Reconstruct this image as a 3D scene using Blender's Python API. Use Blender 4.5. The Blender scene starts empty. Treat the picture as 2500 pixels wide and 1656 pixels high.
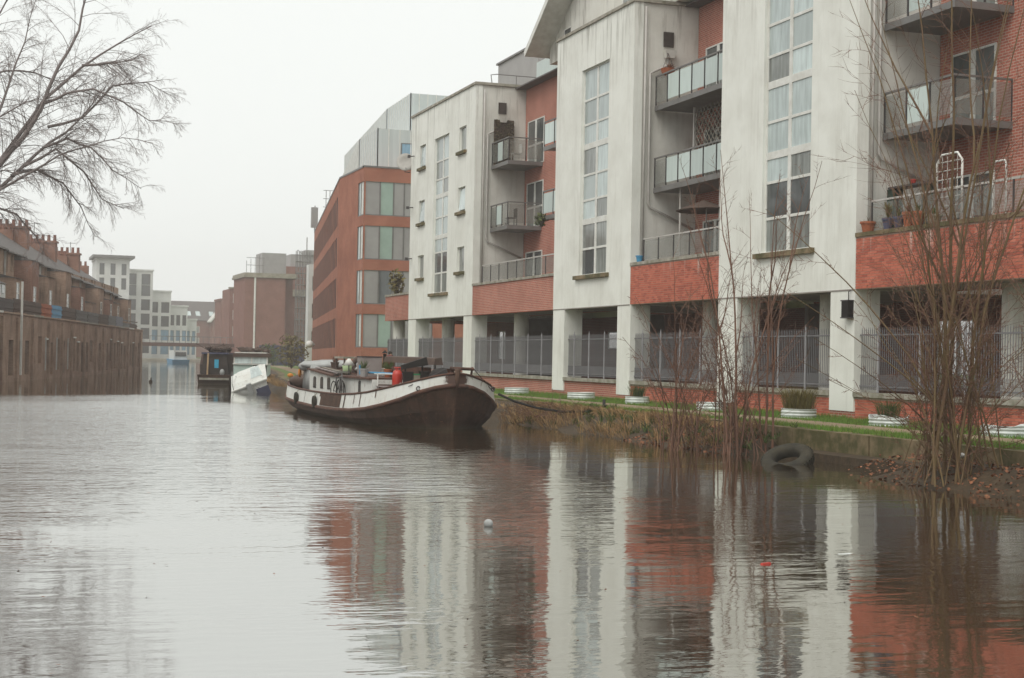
import bpy, math, random
from mathutils import Vector, Matrix
rnd = random.Random(11)
scene = bpy.context.scene
COL = scene.collection
V = Vector

# ------------------------------------------------------------------ camera
YAW, PITCH, ROLL = 0.3306, 0.0124, 0.019
_f = V((math.sin(YAW)*math.cos(PITCH), math.cos(YAW)*math.cos(PITCH), math.sin(PITCH)))
_r = V((math.cos(YAW), -math.sin(YAW), 0)); _u = _r.cross(_f)
_R = _r*math.cos(ROLL)+_u*math.sin(ROLL); _U = _u*math.cos(ROLL)-_r*math.sin(ROLL)
cd = bpy.data.cameras.new("camera"); cam = bpy.data.objects.new("camera", cd); COL.objects.link(cam)
cd.sensor_width = 36; cd.lens = 54.0; cd.clip_end = 3000; cd.clip_start = 0.1
cam.matrix_world = Matrix(((_R.x, _U.x, -_f.x, 0), (_R.y, _U.y, -_f.y, 0), (_R.z, _U.z, -_f.z, 2.06), (0, 0, 0, 1)))
scene.camera = cam

# ------------------------------------------------------------------ overcast sky, soft sun, exposure
SUN_EL, SUN_AZ = math.radians(52), math.radians(232)      # azimuth clockwise from +Y
world = bpy.data.worlds.new("World"); scene.world = world; world.use_nodes = True
wn = world.node_tree.nodes; wl = world.node_tree.links
bg = wn["Background"]; bg.inputs["Strength"].default_value = 0.1
sky = wn.new("ShaderNodeTexSky"); sky.sky_type = 'NISHITA'; sky.sun_disc = False
sky.sun_elevation = SUN_EL; sky.sun_rotation = SUN_AZ; sky.dust_density = 4; sky.air_density = 1
hs = wn.new("ShaderNodeHueSaturation"); hs.inputs["Saturation"].default_value = 0.25
wl.new(sky.outputs[0], hs.inputs["Color"])
mx = wn.new("ShaderNodeMixRGB"); mx.inputs[0].default_value = 0.93     # a closed cloud layer over the clear sky
mx.inputs[2].default_value = (8.45, 8.7, 8.45, 1)
wl.new(hs.outputs[0], mx.inputs[1]); wl.new(mx.outputs[0], bg.inputs["Color"])
sd = bpy.data.lights.new("sun", 'SUN'); sd.energy = 1.4; sd.angle = math.radians(40); sd.color = (1, .96, .9)
sun = bpy.data.objects.new("sun", sd); COL.objects.link(sun)
_d = V((math.sin(SUN_AZ)*math.cos(SUN_EL), math.cos(SUN_AZ)*math.cos(SUN_EL), math.sin(SUN_EL)))
sun.rotation_euler = _d.to_track_quat('Z', 'Y').to_euler(); sun.location = (0, 0, 60)
vs = scene.view_settings; vs.view_transform = 'Standard'; vs.look = 'None'; vs.exposure = 0.29; vs.gamma = 1.0
scene.cycles.max_bounces = 6; scene.cycles.diffuse_bounces = 3; scene.cycles.glossy_bounces = 3
scene.cycles.transparent_max_bounces = 8; scene.cycles.volume_bounces = 0
scene.cycles.caustics_reflective = False; scene.cycles.caustics_refractive = False

# ------------------------------------------------------------------ materials
MATS = {}
def nodes_of(name):
    m = bpy.data.materials.new(name); m.use_nodes = True
    nt = m.node_tree; b = nt.nodes["Principled BSDF"]; MATS[name] = m
    return m, nt, b
def _coord(nt, scale=(1, 1, 1)):
    tc = nt.nodes.new("ShaderNodeTexCoord"); mp = nt.nodes.new("ShaderNodeMapping")
    mp.inputs["Scale"].default_value = scale
    nt.links.new(tc.outputs["Object"], mp.inputs[0]); return mp.outputs[0]
def _noise(nt, vec, scale, detail=5, rough=.6):
    n = nt.nodes.new("ShaderNodeTexNoise"); n.inputs["Scale"].default_value = scale
    n.inputs["Detail"].default_value = detail; n.inputs["Roughness"].default_value = rough
    nt.links.new(vec, n.inputs["Vector"]); return n.outputs["Fac"]
def _ramp(nt, fac, a, b, ca=(0, 0, 0, 1), cb=(1, 1, 1, 1)):
    r = nt.nodes.new("ShaderNodeValToRGB"); e = r.color_ramp.elements
    e[0].position = a; e[1].position = b; e[0].color = ca; e[1].color = cb
    nt.links.new(fac, r.inputs[0]); return r.outputs["Color"]
def _mix(nt, fac, c1, c2, mode='MIX'):
    m = nt.nodes.new("ShaderNodeMixRGB"); m.blend_type = mode
    for k, v in ((0, fac), (1, c1), (2, c2)):
        if hasattr(v, "is_linked"): nt.links.new(v, m.inputs[k])
        else: m.inputs[k].default_value = v if not isinstance(v, tuple) or len(v) == 4 else (*v, 1)
    return m.outputs[0]
def _math(nt, op, a, b=None):
    m = nt.nodes.new("ShaderNodeMath"); m.operation = op
    for k, v in ((0, a), (1, b)):
        if v is None: continue
        if hasattr(v, "is_linked"): nt.links.new(v, m.inputs[k])
        else: m.inputs[k].default_value = v
    return m.outputs[0]
def _bump(nt, b, h, strength, dist=.02):
    n = nt.nodes.new("ShaderNodeBump"); n.inputs["Strength"].default_value = strength; n.inputs["Distance"].default_value = dist
    nt.links.new(h, n.inputs["Height"]); nt.links.new(n.outputs[0], b.inputs["Normal"]); return n
def mat(name, c1, c2=None, rough=.75, scale=2.0, lo=.35, hi=.7, stretch=(1, 1, 1), spec=.3, metal=0, bump=.15, bscale=18, island=0):
    m, nt, b = nodes_of(name)
    c2 = c2 or tuple(x*.72 for x in c1)
    v = _coord(nt, stretch)
    f = _ramp(nt, _noise(nt, v, scale), lo, hi)
    col = _mix(nt, f, c1, c2)
    if island:
        g = nt.nodes.new("ShaderNodeNewGeometry")
        k = _math(nt, 'ADD', _math(nt, 'MULTIPLY', g.outputs["Random Per Island"], island), 1-island/2)
        col = _mix(nt, 1.0, col, k, 'MULTIPLY')
    nt.links.new(col, b.inputs["Base Color"])
    b.inputs["Roughness"].default_value = rough; b.inputs["Specular IOR Level"].default_value = spec; b.inputs["Metallic"].default_value = metal
    if bump: _bump(nt, b, _noise(nt, v, bscale, 4), bump)
    return m

# painted cement render: soft mottling, green-black rain streaks that run down from the copings
def render_mat(name, base, dirt, amount, top=15.1):
    m, nt, b = nodes_of(name)
    v = _coord(nt); vs_ = _coord(nt, (2.6, 2.6, .22))
    blot = _ramp(nt, _noise(nt, v, .55, 7, .65), .42, .78)
    streak = _ramp(nt, _noise(nt, vs_, 1.3, 5, .7), .52, .74)
    sep = nt.nodes.new("ShaderNodeSeparateXYZ"); tc = nt.nodes.new("ShaderNodeTexCoord"); nt.links.new(tc.outputs["Object"], sep.inputs[0])
    mr = nt.nodes.new("ShaderNodeMapRange"); mr.inputs[1].default_value = top-3.2; mr.inputs[2].default_value = top
    nt.links.new(sep.outputs[2], mr.inputs[0])
    runs = _math(nt, 'MULTIPLY', streak, _math(nt, 'POWER', mr.outputs[0], 1.4))
    col = _mix(nt, _math(nt, 'MULTIPLY', blot, amount*.5), base, dirt)
    col = _mix(nt, _math(nt, 'MULTIPLY', runs, min(1, amount*1.9)), col, tuple(x*.55 for x in dirt))
    damp = _math(nt, 'MULTIPLY', _ramp(nt, _noise(nt, _coord(nt, (.5, .5, .3)), 1.0, 4, .6), .52, .70), _ramp(nt, _noise(nt, _coord(nt, (4, 4, .3)), 1.5, 4, .7), .44, .66))
    col = _mix(nt, _math(nt, 'MULTIPLY', damp, amount*.5), col, dirt)
    faint = _math(nt, 'MULTIPLY', streak, amount*.35)
    col = _mix(nt, faint, col, dirt)
    nt.links.new(col, b.inputs["Base Color"]); b.inputs["Roughness"].default_value = .9; b.inputs["Specular IOR Level"].default_value = .15
    _bump(nt, b, _noise(nt, v, 60, 3), .12, .01)
    return m
# brickwork too far off to lay brick by brick
def brick_mat(name, c1, c2, mortar, bw=.225, bh=.075, streak=(.5, .45, .4), samt=.0, msize=.012, mott=.45):
    m, nt, b = nodes_of(name)
    tc = nt.nodes.new("ShaderNodeTexCoord"); sep = nt.nodes.new("ShaderNodeSeparateXYZ"); nt.links.new(tc.outputs["Object"], sep.inputs[0])
    u = _math(nt, 'ADD', sep.outputs[0], sep.outputs[1])
    cb = nt.nodes.new("ShaderNodeCombineXYZ"); nt.links.new(u, cb.inputs[0]); nt.links.new(sep.outputs[2], cb.inputs[1])
    t = nt.nodes.new("ShaderNodeTexBrick"); t.inputs["Scale"].default_value = 1
    t.inputs["Brick Width"].default_value = bw; t.inputs["Row Height"].default_value = bh
    t.inputs["Mortar Size"].default_value = msize; t.inputs["Mortar Smooth"].default_value = .3
    for k, c in (("Color1", c1), ("Color2", c2), ("Mortar", mortar)): t.inputs[k].default_value = (*c, 1)
    nt.links.new(cb.outputs[0], t.inputs["Vector"])
    v = _coord(nt)
    big = _ramp(nt, _noise(nt, v, .7, 6), .3, .75)
    col = _mix(nt, _math(nt, 'MULTIPLY', big, mott), t.outputs["Color"], tuple(x*.5 for x in c2))
    if samt:
        st = _ramp(nt, _noise(nt, _coord(nt, (2, 2, .25)), 1.7, 5), .55, .75)
        col = _mix(nt, _math(nt, 'MULTIPLY', st, samt), col, streak)
    nt.links.new(col, b.inputs["Base Color"]); b.inputs["Roughness"].default_value = .9; b.inputs["Specular IOR Level"].default_value = .15
    _bump(nt, b, t.outputs["Fac"], -.4, .008)
    return m
def piece_mat(name, c1, c2, c3):
    m, nt, b = nodes_of(name)
    g = nt.nodes.new("ShaderNodeNewGeometry"); oi = nt.nodes.new("ShaderNodeObjectInfo")
    k = _math(nt, 'FRACT', _math(nt, 'ADD', _math(nt, 'MULTIPLY', g.outputs["Random Per Island"], .999), oi.outputs["Random"]))
    r = nt.nodes.new("ShaderNodeValToRGB"); e = r.color_ramp.elements
    e[0].color = (*c1, 1); e[1].color = (*c3, 1); n = e.new(.55); n.color = (*c2, 1)
    nt.links.new(k, r.inputs[0])
    gm = nt.nodes.new("ShaderNodeNewGeometry")
    f = _ramp(nt, _noise(nt, gm.outputs["Position"], 1.1, 6), .45, .8)
    col = _mix(nt, _math(nt, 'MULTIPLY', f, .4), r.outputs[0], tuple(x*.55 for x in c2))
    sp = nt.nodes.new("ShaderNodeSeparateXYZ"); nt.links.new(gm.outputs["Position"], sp.inputs[0])
    mp = nt.nodes.new("ShaderNodeMapping"); mp.inputs["Scale"].default_value = (1.6, 1.6, .16); nt.links.new(gm.outputs["Position"], mp.inputs[0])
    mr = nt.nodes.new("ShaderNodeMapRange"); mr.inputs[1].default_value = 4.75; mr.inputs[2].default_value = 5.45; nt.links.new(sp.outputs[2], mr.inputs[0])
    run = _math(nt, 'MULTIPLY', _ramp(nt, _noise(nt, mp.outputs[0], 2.2, 3, .6), .56, .68), mr.outputs[0])
    col = _mix(nt, _math(nt, 'MULTIPLY', run, .75), col, (.66, .58, .52))
    nt.links.new(col, b.inputs["Base Color"]); b.inputs["Roughness"].default_value = .88; b.inputs["Specular IOR Level"].default_value = .15
    _bump(nt, b, _noise(nt, gm.outputs["Position"], 70, 3), .25, .006)
    return m
def glass_mat(name, col, rough=.06, spec=.6, alpha=1.0, var=.3):
    m, nt, b = nodes_of(name)
    oi = nt.nodes.new("ShaderNodeObjectInfo")
    f = _ramp(nt, _noise(nt, _coord(nt, (1, 1, .15)), 6, 3), .35, .7)
    c = _mix(nt, f, col, tuple(x*(1-var) for x in col))
    k = _math(nt, 'ADD', _math(nt, 'MULTIPLY', oi.outputs["Random"], .35), .8)
    c = _mix(nt, 1.0, c, k, 'MULTIPLY')
    nt.links.new(c, b.inputs["Base Color"]); b.inputs["Roughness"].default_value = rough; b.inputs["Specular IOR Level"].default_value = spec
    b.inputs["Alpha"].default_value = alpha
    return m

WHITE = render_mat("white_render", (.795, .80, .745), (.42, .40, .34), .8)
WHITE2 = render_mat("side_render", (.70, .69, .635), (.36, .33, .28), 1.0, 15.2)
BRICK = brick_mat("red_brickwork", (.50, .16, .108), (.38, .115, .08), (.54, .40, .33), samt=.25, streak=(.14, .06, .05))
BRICKB = brick_mat("orange_brickwork", (.42, .135, .08), (.34, .105, .062), (.42, .26, .19), mott=.6)
BRICKD = brick_mat("stock_brickwork", (.46, .32, .235), (.36, .235, .17), (.44, .33, .26), samt=.6, streak=(.14, .095, .07))
BRICKW = brick_mat("canal_wall_brickwork", (.44, .30, .215), (.33, .205, .145), (.42, .31, .24), samt=.85, streak=(.11, .075, .055), mott=.85)
BRICKC = brick_mat("chimney_brickwork", (.34, .17, .12), (.25, .12, .085), (.36, .24, .19), mott=.7)
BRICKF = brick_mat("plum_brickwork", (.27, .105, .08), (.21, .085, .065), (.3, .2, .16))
BRICKP = piece_mat("red_brick", (.57, .185, .122), (.49, .15, .097), (.37, .105, .072))
MORTAR = mat("mortar", (.52, .40, .33), (.4, .29, .23), rough=.95)
CONC = mat("concrete", (.34, .31, .25), (.19, .17, .12), scale=1.6)
CONCM = mat("mossy_concrete", (.23, .17, .10), (.075, .068, .025), scale=1.9, lo=.36, hi=.6, bump=.5, bscale=9)
COPE = mat("coping_stone", (.40, .37, .32), (.17, .16, .11), scale=2.5)
GREYM = mat("grey_metal", (.17, .165, .16), (.12, .11, .10), rough=.5, metal=0, spec=.5)
DARKM = mat("dark_metal", (.055, .05, .05), (.035, .03, .03), rough=.55, spec=.4)
RAILM = mat("railing_paint", (.175, .172, .178), (.13, .125, .13), rough=.55, spec=.4)
WFRAME = mat("white_frame", (.74, .74, .70), (.58, .57, .52), rough=.5, scale=3)
PIPE = mat("pipe_grey", (.50, .48, .45), (.38, .36, .33), rough=.5)
DIRT = mat("soil", (.075, .05, .028), (.035, .025, .014), scale=4, bump=.8, bscale=14)
PATH = mat("gravel_path", (.30, .225, .145), (.22, .16, .105), scale=2.2, bump=.4, bscale=60)
TURF = mat("turf", (.085, .17, .025), (.12, .12, .03), scale=1.6, bump=.6, bscale=30)
GRASS = mat("grass_blade", (.10, .225, .03), (.15, .17, .035), scale=1.3, island=.7, bump=0)
STRAW = mat("dry_reed", (.40, .265, .12), (.22, .125, .06), scale=1.8, island=.9, bump=0)
LEAFD = mat("dead_leaf", (.23, .095, .045), (.12, .05, .028), scale=3, island=1.0, bump=0)
BARK = mat("bark", (.10, .075, .052), (.055, .04, .028), scale=5, bump=.5, bscale=25)
TWIG = mat("twig", (.19, .10, .065), (.12, .065, .045), scale=3, bump=0)
TWIGG = mat("mossy_stem", (.15, .105, .045), (.13, .075, .045), scale=2.4, bump=.3)
TREET = mat("hazed_twig_bark", (.33, .28, .27), (.25, .21, .2), scale=2, bump=0)  # lighter copy of the bark: haze and sky glare put into the twig colour
TREEB = mat("plane_bark", (.21, .175, .165), (.15, .125, .12), scale=2, bump=0)
def hull_tar():
    m, nt, b = nodes_of("hull_tar"); v = _coord(nt)
    col = _mix(nt, _ramp(nt, _noise(nt, v, 2.6, 6, .65), .4, .72), (.055, .034, .025), (.10, .055, .038))
    col = _mix(nt, _math(nt, 'MULTIPLY', _ramp(nt, _noise(nt, _coord(nt, (3, 3, .5)), 2.2, 4, .7), .56, .74), .6), col, (.15, .09, .06))
    col = _mix(nt, _math(nt, 'MULTIPLY', _ramp(nt, _noise(nt, _coord(nt, (1, 1, 1.6)), 9, 3, .7), .68, .73), .8), col, (.36, .15, .075))
    tc = nt.nodes.new("ShaderNodeTexCoord"); sep = nt.nodes.new("ShaderNodeSeparateXYZ"); nt.links.new(tc.outputs["Object"], sep.inputs[0])
    scum = _ramp(nt, _math(nt, 'ADD', sep.outputs[2], _math(nt, 'MULTIPLY', _noise(nt, v, 3, 4), .16)), .10, .24, (1, 1, 1, 1), (0, 0, 0, 1))
    col = _mix(nt, _math(nt, 'MULTIPLY', scum, .5), col, (.11, .095, .06))
    nt.links.new(col, b.inputs["Base Color"]); b.inputs["Roughness"].default_value = .72; b.inputs["Specular IOR Level"].default_value = .15
    plate = nt.nodes.new("ShaderNodeTexBrick"); plate.inputs["Scale"].default_value = 1; plate.inputs["Brick Width"].default_value = 1.8; plate.inputs["Row Height"].default_value = .45; plate.inputs["Mortar Size"].default_value = .012
    cb = nt.nodes.new("ShaderNodeCombineXYZ"); nt.links.new(_math(nt, 'ADD', sep.outputs[1], sep.outputs[0]), cb.inputs[0]); nt.links.new(sep.outputs[2], cb.inputs[1]); nt.links.new(cb.outputs[0], plate.inputs["Vector"])
    _bump(nt, b, _math(nt, 'ADD', _math(nt, 'MULTIPLY', _noise(nt, v, 10, 5), .8), _math(nt, 'MULTIPLY', plate.outputs["Fac"], .6)), .5, .03)
    return m
HULL = hull_tar()
def hull_white():
    m, nt, b = nodes_of("hull_white"); v = _coord(nt)
    tc = nt.nodes.new("ShaderNodeTexCoord"); sub_ = nt.nodes.new("ShaderNodeVectorMath"); sub_.operation = 'DISTANCE'; sub_.inputs[1].default_value = (12.55, 41.2, 1.45)
    nt.links.new(tc.outputs["Object"], sub_.inputs[0])
    stem = _ramp(nt, _math(nt, 'ADD', sub_.outputs["Value"], _math(nt, 'MULTIPLY', _noise(nt, v, 5, 5, .7), .7)), .62, .74, (1, 1, 1, 1), (0, 0, 0, 1))
    scuff = _ramp(nt, _noise(nt, _coord(nt, (1, 1.6, .8)), 3.2, 6, .72), .60, .68)
    runs = _ramp(nt, _noise(nt, _coord(nt, (5, 5, .35)), 1.6, 4, .7), .55, .75)
    grime = _ramp(nt, _noise(nt, v, 1.1, 6, .6), .4, .75)
    col = _mix(nt, _math(nt, 'MULTIPLY', grime, .45), (.72, .73, .69), (.50, .47, .40))
    col = _mix(nt, _math(nt, 'MULTIPLY', runs, .5), col, (.36, .27, .19))
    col = _mix(nt, _math(nt, 'MULTIPLY', scuff, .7), col, (.20, .13, .10))
    col = _mix(nt, stem, col, (.085, .05, .038))
    nt.links.new(col, b.inputs["Base Color"]); b.inputs["Roughness"].default_value = .55; b.inputs["Specular IOR Level"].default_value = .3
    _bump(nt, b, _noise(nt, v, 14, 4), .25)
    return m
HULLW = hull_white()
RUST = mat("rusty_strake", (.13, .06, .04), (.05, .032, .026), rough=.8, scale=5, bump=.5)
WOODG = mat("grey_board", (.30, .265, .25), (.23, .19, .18), scale=3)
TARP = mat("brown_canvas", (.10, .065, .05), (.065, .045, .036), scale=4, bump=.4, bscale=7)
BLACK = mat("black_plastic", (.018, .016, .015), (.03, .026, .023), rough=.7, spec=.12, bump=.3, bscale=8)
RED = mat("red_paint", (.48, .03, .014), (.36, .022, .012), rough=.4, spec=.5)
ORANGE = mat("orange_plastic", (.65, .24, .02), (.5, .15, .015), rough=.5)
GREEN = mat("green_plastic", (.03, .22, .09), (.02, .15, .06), rough=.5)
BLUE = mat("blue_plastic", (.07, .30, .50), (.05, .22, .4), rough=.5)
CLAY = mat("chimney_clay", (.24, .115, .085), (.17, .085, .065), scale=4)
TERRA = mat("terracotta", (.38, .12, .055), (.28, .085, .04), scale=4)
SLATEB = mat("blue_pot", (.075, .08, .13), (.05, .05, .09), rough=.5)
GALV = mat("planter_white", (.68, .72, .70), (.48, .5, .47), rough=.45, scale=3, spec=.5)
CLOTHG = mat("grey_cover", (.40, .41, .40), (.29, .29, .28), scale=3, bump=.35, bscale=5)
LEAFG = mat("leaf_green", (.055, .095, .022), (.10, .10, .03), scale=2, island=.8, bump=0)
LEAFY = mat("leaf_yellow", (.16, .14, .04), (.12, .085, .03), scale=2, island=.8, bump=0)
RUBBER = mat("tyre_rubber", (.022, .021, .017), (.05, .043, .028), rough=.85, scale=4, bump=.6, bscale=12)
ZINC = mat("zinc_cladding", (.54, .58, .57), (.45, .49, .48), rough=.45, scale=1.2, stretch=(3, 3, .2), spec=.5)
GREYP = mat("grey_panel", (.33, .32, .31), (.28, .265, .26), rough=.5, scale=1)
GREENP = mat("green_glass_panel", (.30, .40, .34), (.24, .32, .27), rough=.15, scale=.8, bump=0, spec=.6)
SLATE = mat("roof_slate", (.12, .105, .10), (.085, .075, .07), scale=3, rough=.7)
WHITEF = mat("far_white_wall", (.66, .67, .64), (.55, .555, .53), scale=.6, bump=0)
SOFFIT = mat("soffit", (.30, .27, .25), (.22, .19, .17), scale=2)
DARKIN = mat("dark_interior", (.06, .045, .038), (.03, .025, .022), scale=2)
GLASSP = glass_mat("curtain_sky_pane", (.54, .62, .61))  # pale for curtains, and lightened further for sky reflection put into the colour
GLASSQ = glass_mat("grey_blind_pane", (.36, .41, .40), var=.15)
GLASSD = glass_mat("dark_pane", (.09, .10, .10), spec=.8)
GLASSM = glass_mat("net_curtain_pane", (.29, .31, .29), var=.5)
GLASSF = glass_mat("frosted_glass", (.52, .60, .57), rough=.3, spec=.5, var=.12)
GLASSG = glass_mat("grimy_clear_glass", (.30, .31, .28), rough=.12, spec=.6, alpha=.32)
BLUEW = glass_mat("blue_glass", (.20, .36, .48), spec=.7)

# canal water: brown body under a reflecting, wind-ruffled skin
def water_mat():
    m, nt, b = nodes_of("canal_water")
    # wind ruffles the open reach past the barge; the near water and the lee of the right bank lie calmer
    tc = nt.nodes.new("ShaderNodeTexCoord"); sep = nt.nodes.new("ShaderNodeSeparateXYZ"); nt.links.new(tc.outputs["Object"], sep.inputs[0])
    wob = _math(nt, 'MULTIPLY', _math(nt, 'SUBTRACT', _noise(nt, _coord(nt, (.05, .12, 1)), 1.0, 4, .55), .5), 46.0)
    yy = _math(nt, 'ADD', sep.outputs[1], wob)
    def mr(v, lo, hi):
        n = nt.nodes.new("ShaderNodeMapRange"); n.interpolation_type = 'SMOOTHSTEP'; n.inputs[1].default_value = lo; n.inputs[2].default_value = hi; nt.links.new(v, n.inputs[0]); return n.outputs[0]
    wind = _math(nt, 'MULTIPLY', mr(yy, 14, 38), _math(nt, 'SUBTRACT', 1.0, mr(_math(nt, 'ADD', sep.outputs[0], _math(nt, 'MULTIPLY', wob, .12)), 7.0, 11.0)))
    far = _math(nt, 'SUBTRACT', 1.0, mr(_math(nt, 'ADD', sep.outputs[1], _math(nt, 'MULTIPLY', wob, .55)), 56, 80))
    wind = _math(nt, 'MULTIPLY', wind, far)
    lane = _ramp(nt, _noise(nt, _coord(nt, (.06, .4, 1)), 1.0, 4, .55), .42, .62)
    ruffle = _noise(nt, _coord(nt, (.45, 1, 1)), 3.8, 3, .55)
    swell = _noise(nt, _coord(nt, (.35, .7, 1)), .8, 2, .5)
    fine = _noise(nt, _coord(nt, (.5, 1, 1)), 12, 2, .5)
    amp = _math(nt, 'ADD', _math(nt, 'MULTIPLY', wind, 2.0), _math(nt, 'ADD', _math(nt, 'MULTIPLY', lane, .27), .05))
    h = _math(nt, 'ADD', _math(nt, 'MULTIPLY', ruffle, amp), _math(nt, 'MULTIPLY', swell, .30))
    h = _math(nt, 'ADD', h, _math(nt, 'MULTIPLY', fine, _math(nt, 'ADD', _math(nt, 'MULTIPLY', wind, .14), _math(nt, 'ADD', _math(nt, 'MULTIPLY', lane, .035), .02))))
    b.inputs["Base Color"].default_value = (.050, .032, .017, 1); b.inputs["Roughness"].default_value = .6; b.inputs["Specular IOR Level"].default_value = 0
    bn = _bump(nt, b, h, .5, .05)
    # wind-driven ripples are lopsided: their steep faces look down the canal
    tl = nt.nodes.new("ShaderNodeVectorMath"); tl.operation = 'SCALE'; tl.inputs[0].default_value = (-.012, -.085, 0); 
    gust = _ramp(nt, _noise(nt, _coord(nt, (.22, 1, 1)), 1.5, 5, .65), .34, .66)
    nt.links.new(_math(nt, 'MULTIPLY', wind, _math(nt, 'ADD', _math(nt, 'MULTIPLY', gust, .95), .35)), tl.inputs["Scale"])
    ad = nt.nodes.new("ShaderNodeVectorMath"); ad.operation = 'ADD'; nt.links.new(bn.outputs[0], ad.inputs[0]); nt.links.new(tl.outputs[0], ad.inputs[1])
    bn = nt.nodes.new("ShaderNodeVectorMath"); bn.operation = 'NORMALIZE'; nt.links.new(ad.outputs[0], bn.inputs[0])
    gl = nt.nodes.new("ShaderNodeBsdfGlossy"); gl.inputs["Roughness"].default_value = .035; gl.inputs["Color"].default_value = (.96, .97, .96, 1); nt.links.new(bn.outputs[0], gl.inputs["Normal"])
    fr = nt.nodes.new("ShaderNodeFresnel"); fr.inputs["IOR"].default_value = 1.5; nt.links.new(bn.outputs[0], fr.inputs["Normal"])
    fac = _math(nt, 'ADD', _math(nt, 'MULTIPLY', fr.outputs[0], .46), .52)
    ms = nt.nodes.new("ShaderNodeMixShader"); nt.links.new(fac, ms.inputs[0]); nt.links.new(b.outputs[0], ms.inputs[1]); nt.links.new(gl.outputs[0], ms.inputs[2])
    nt.links.new(ms.outputs[0], nt.nodes["Material Output"].inputs["Surface"])
    return m
WATER = water_mat()

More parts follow.
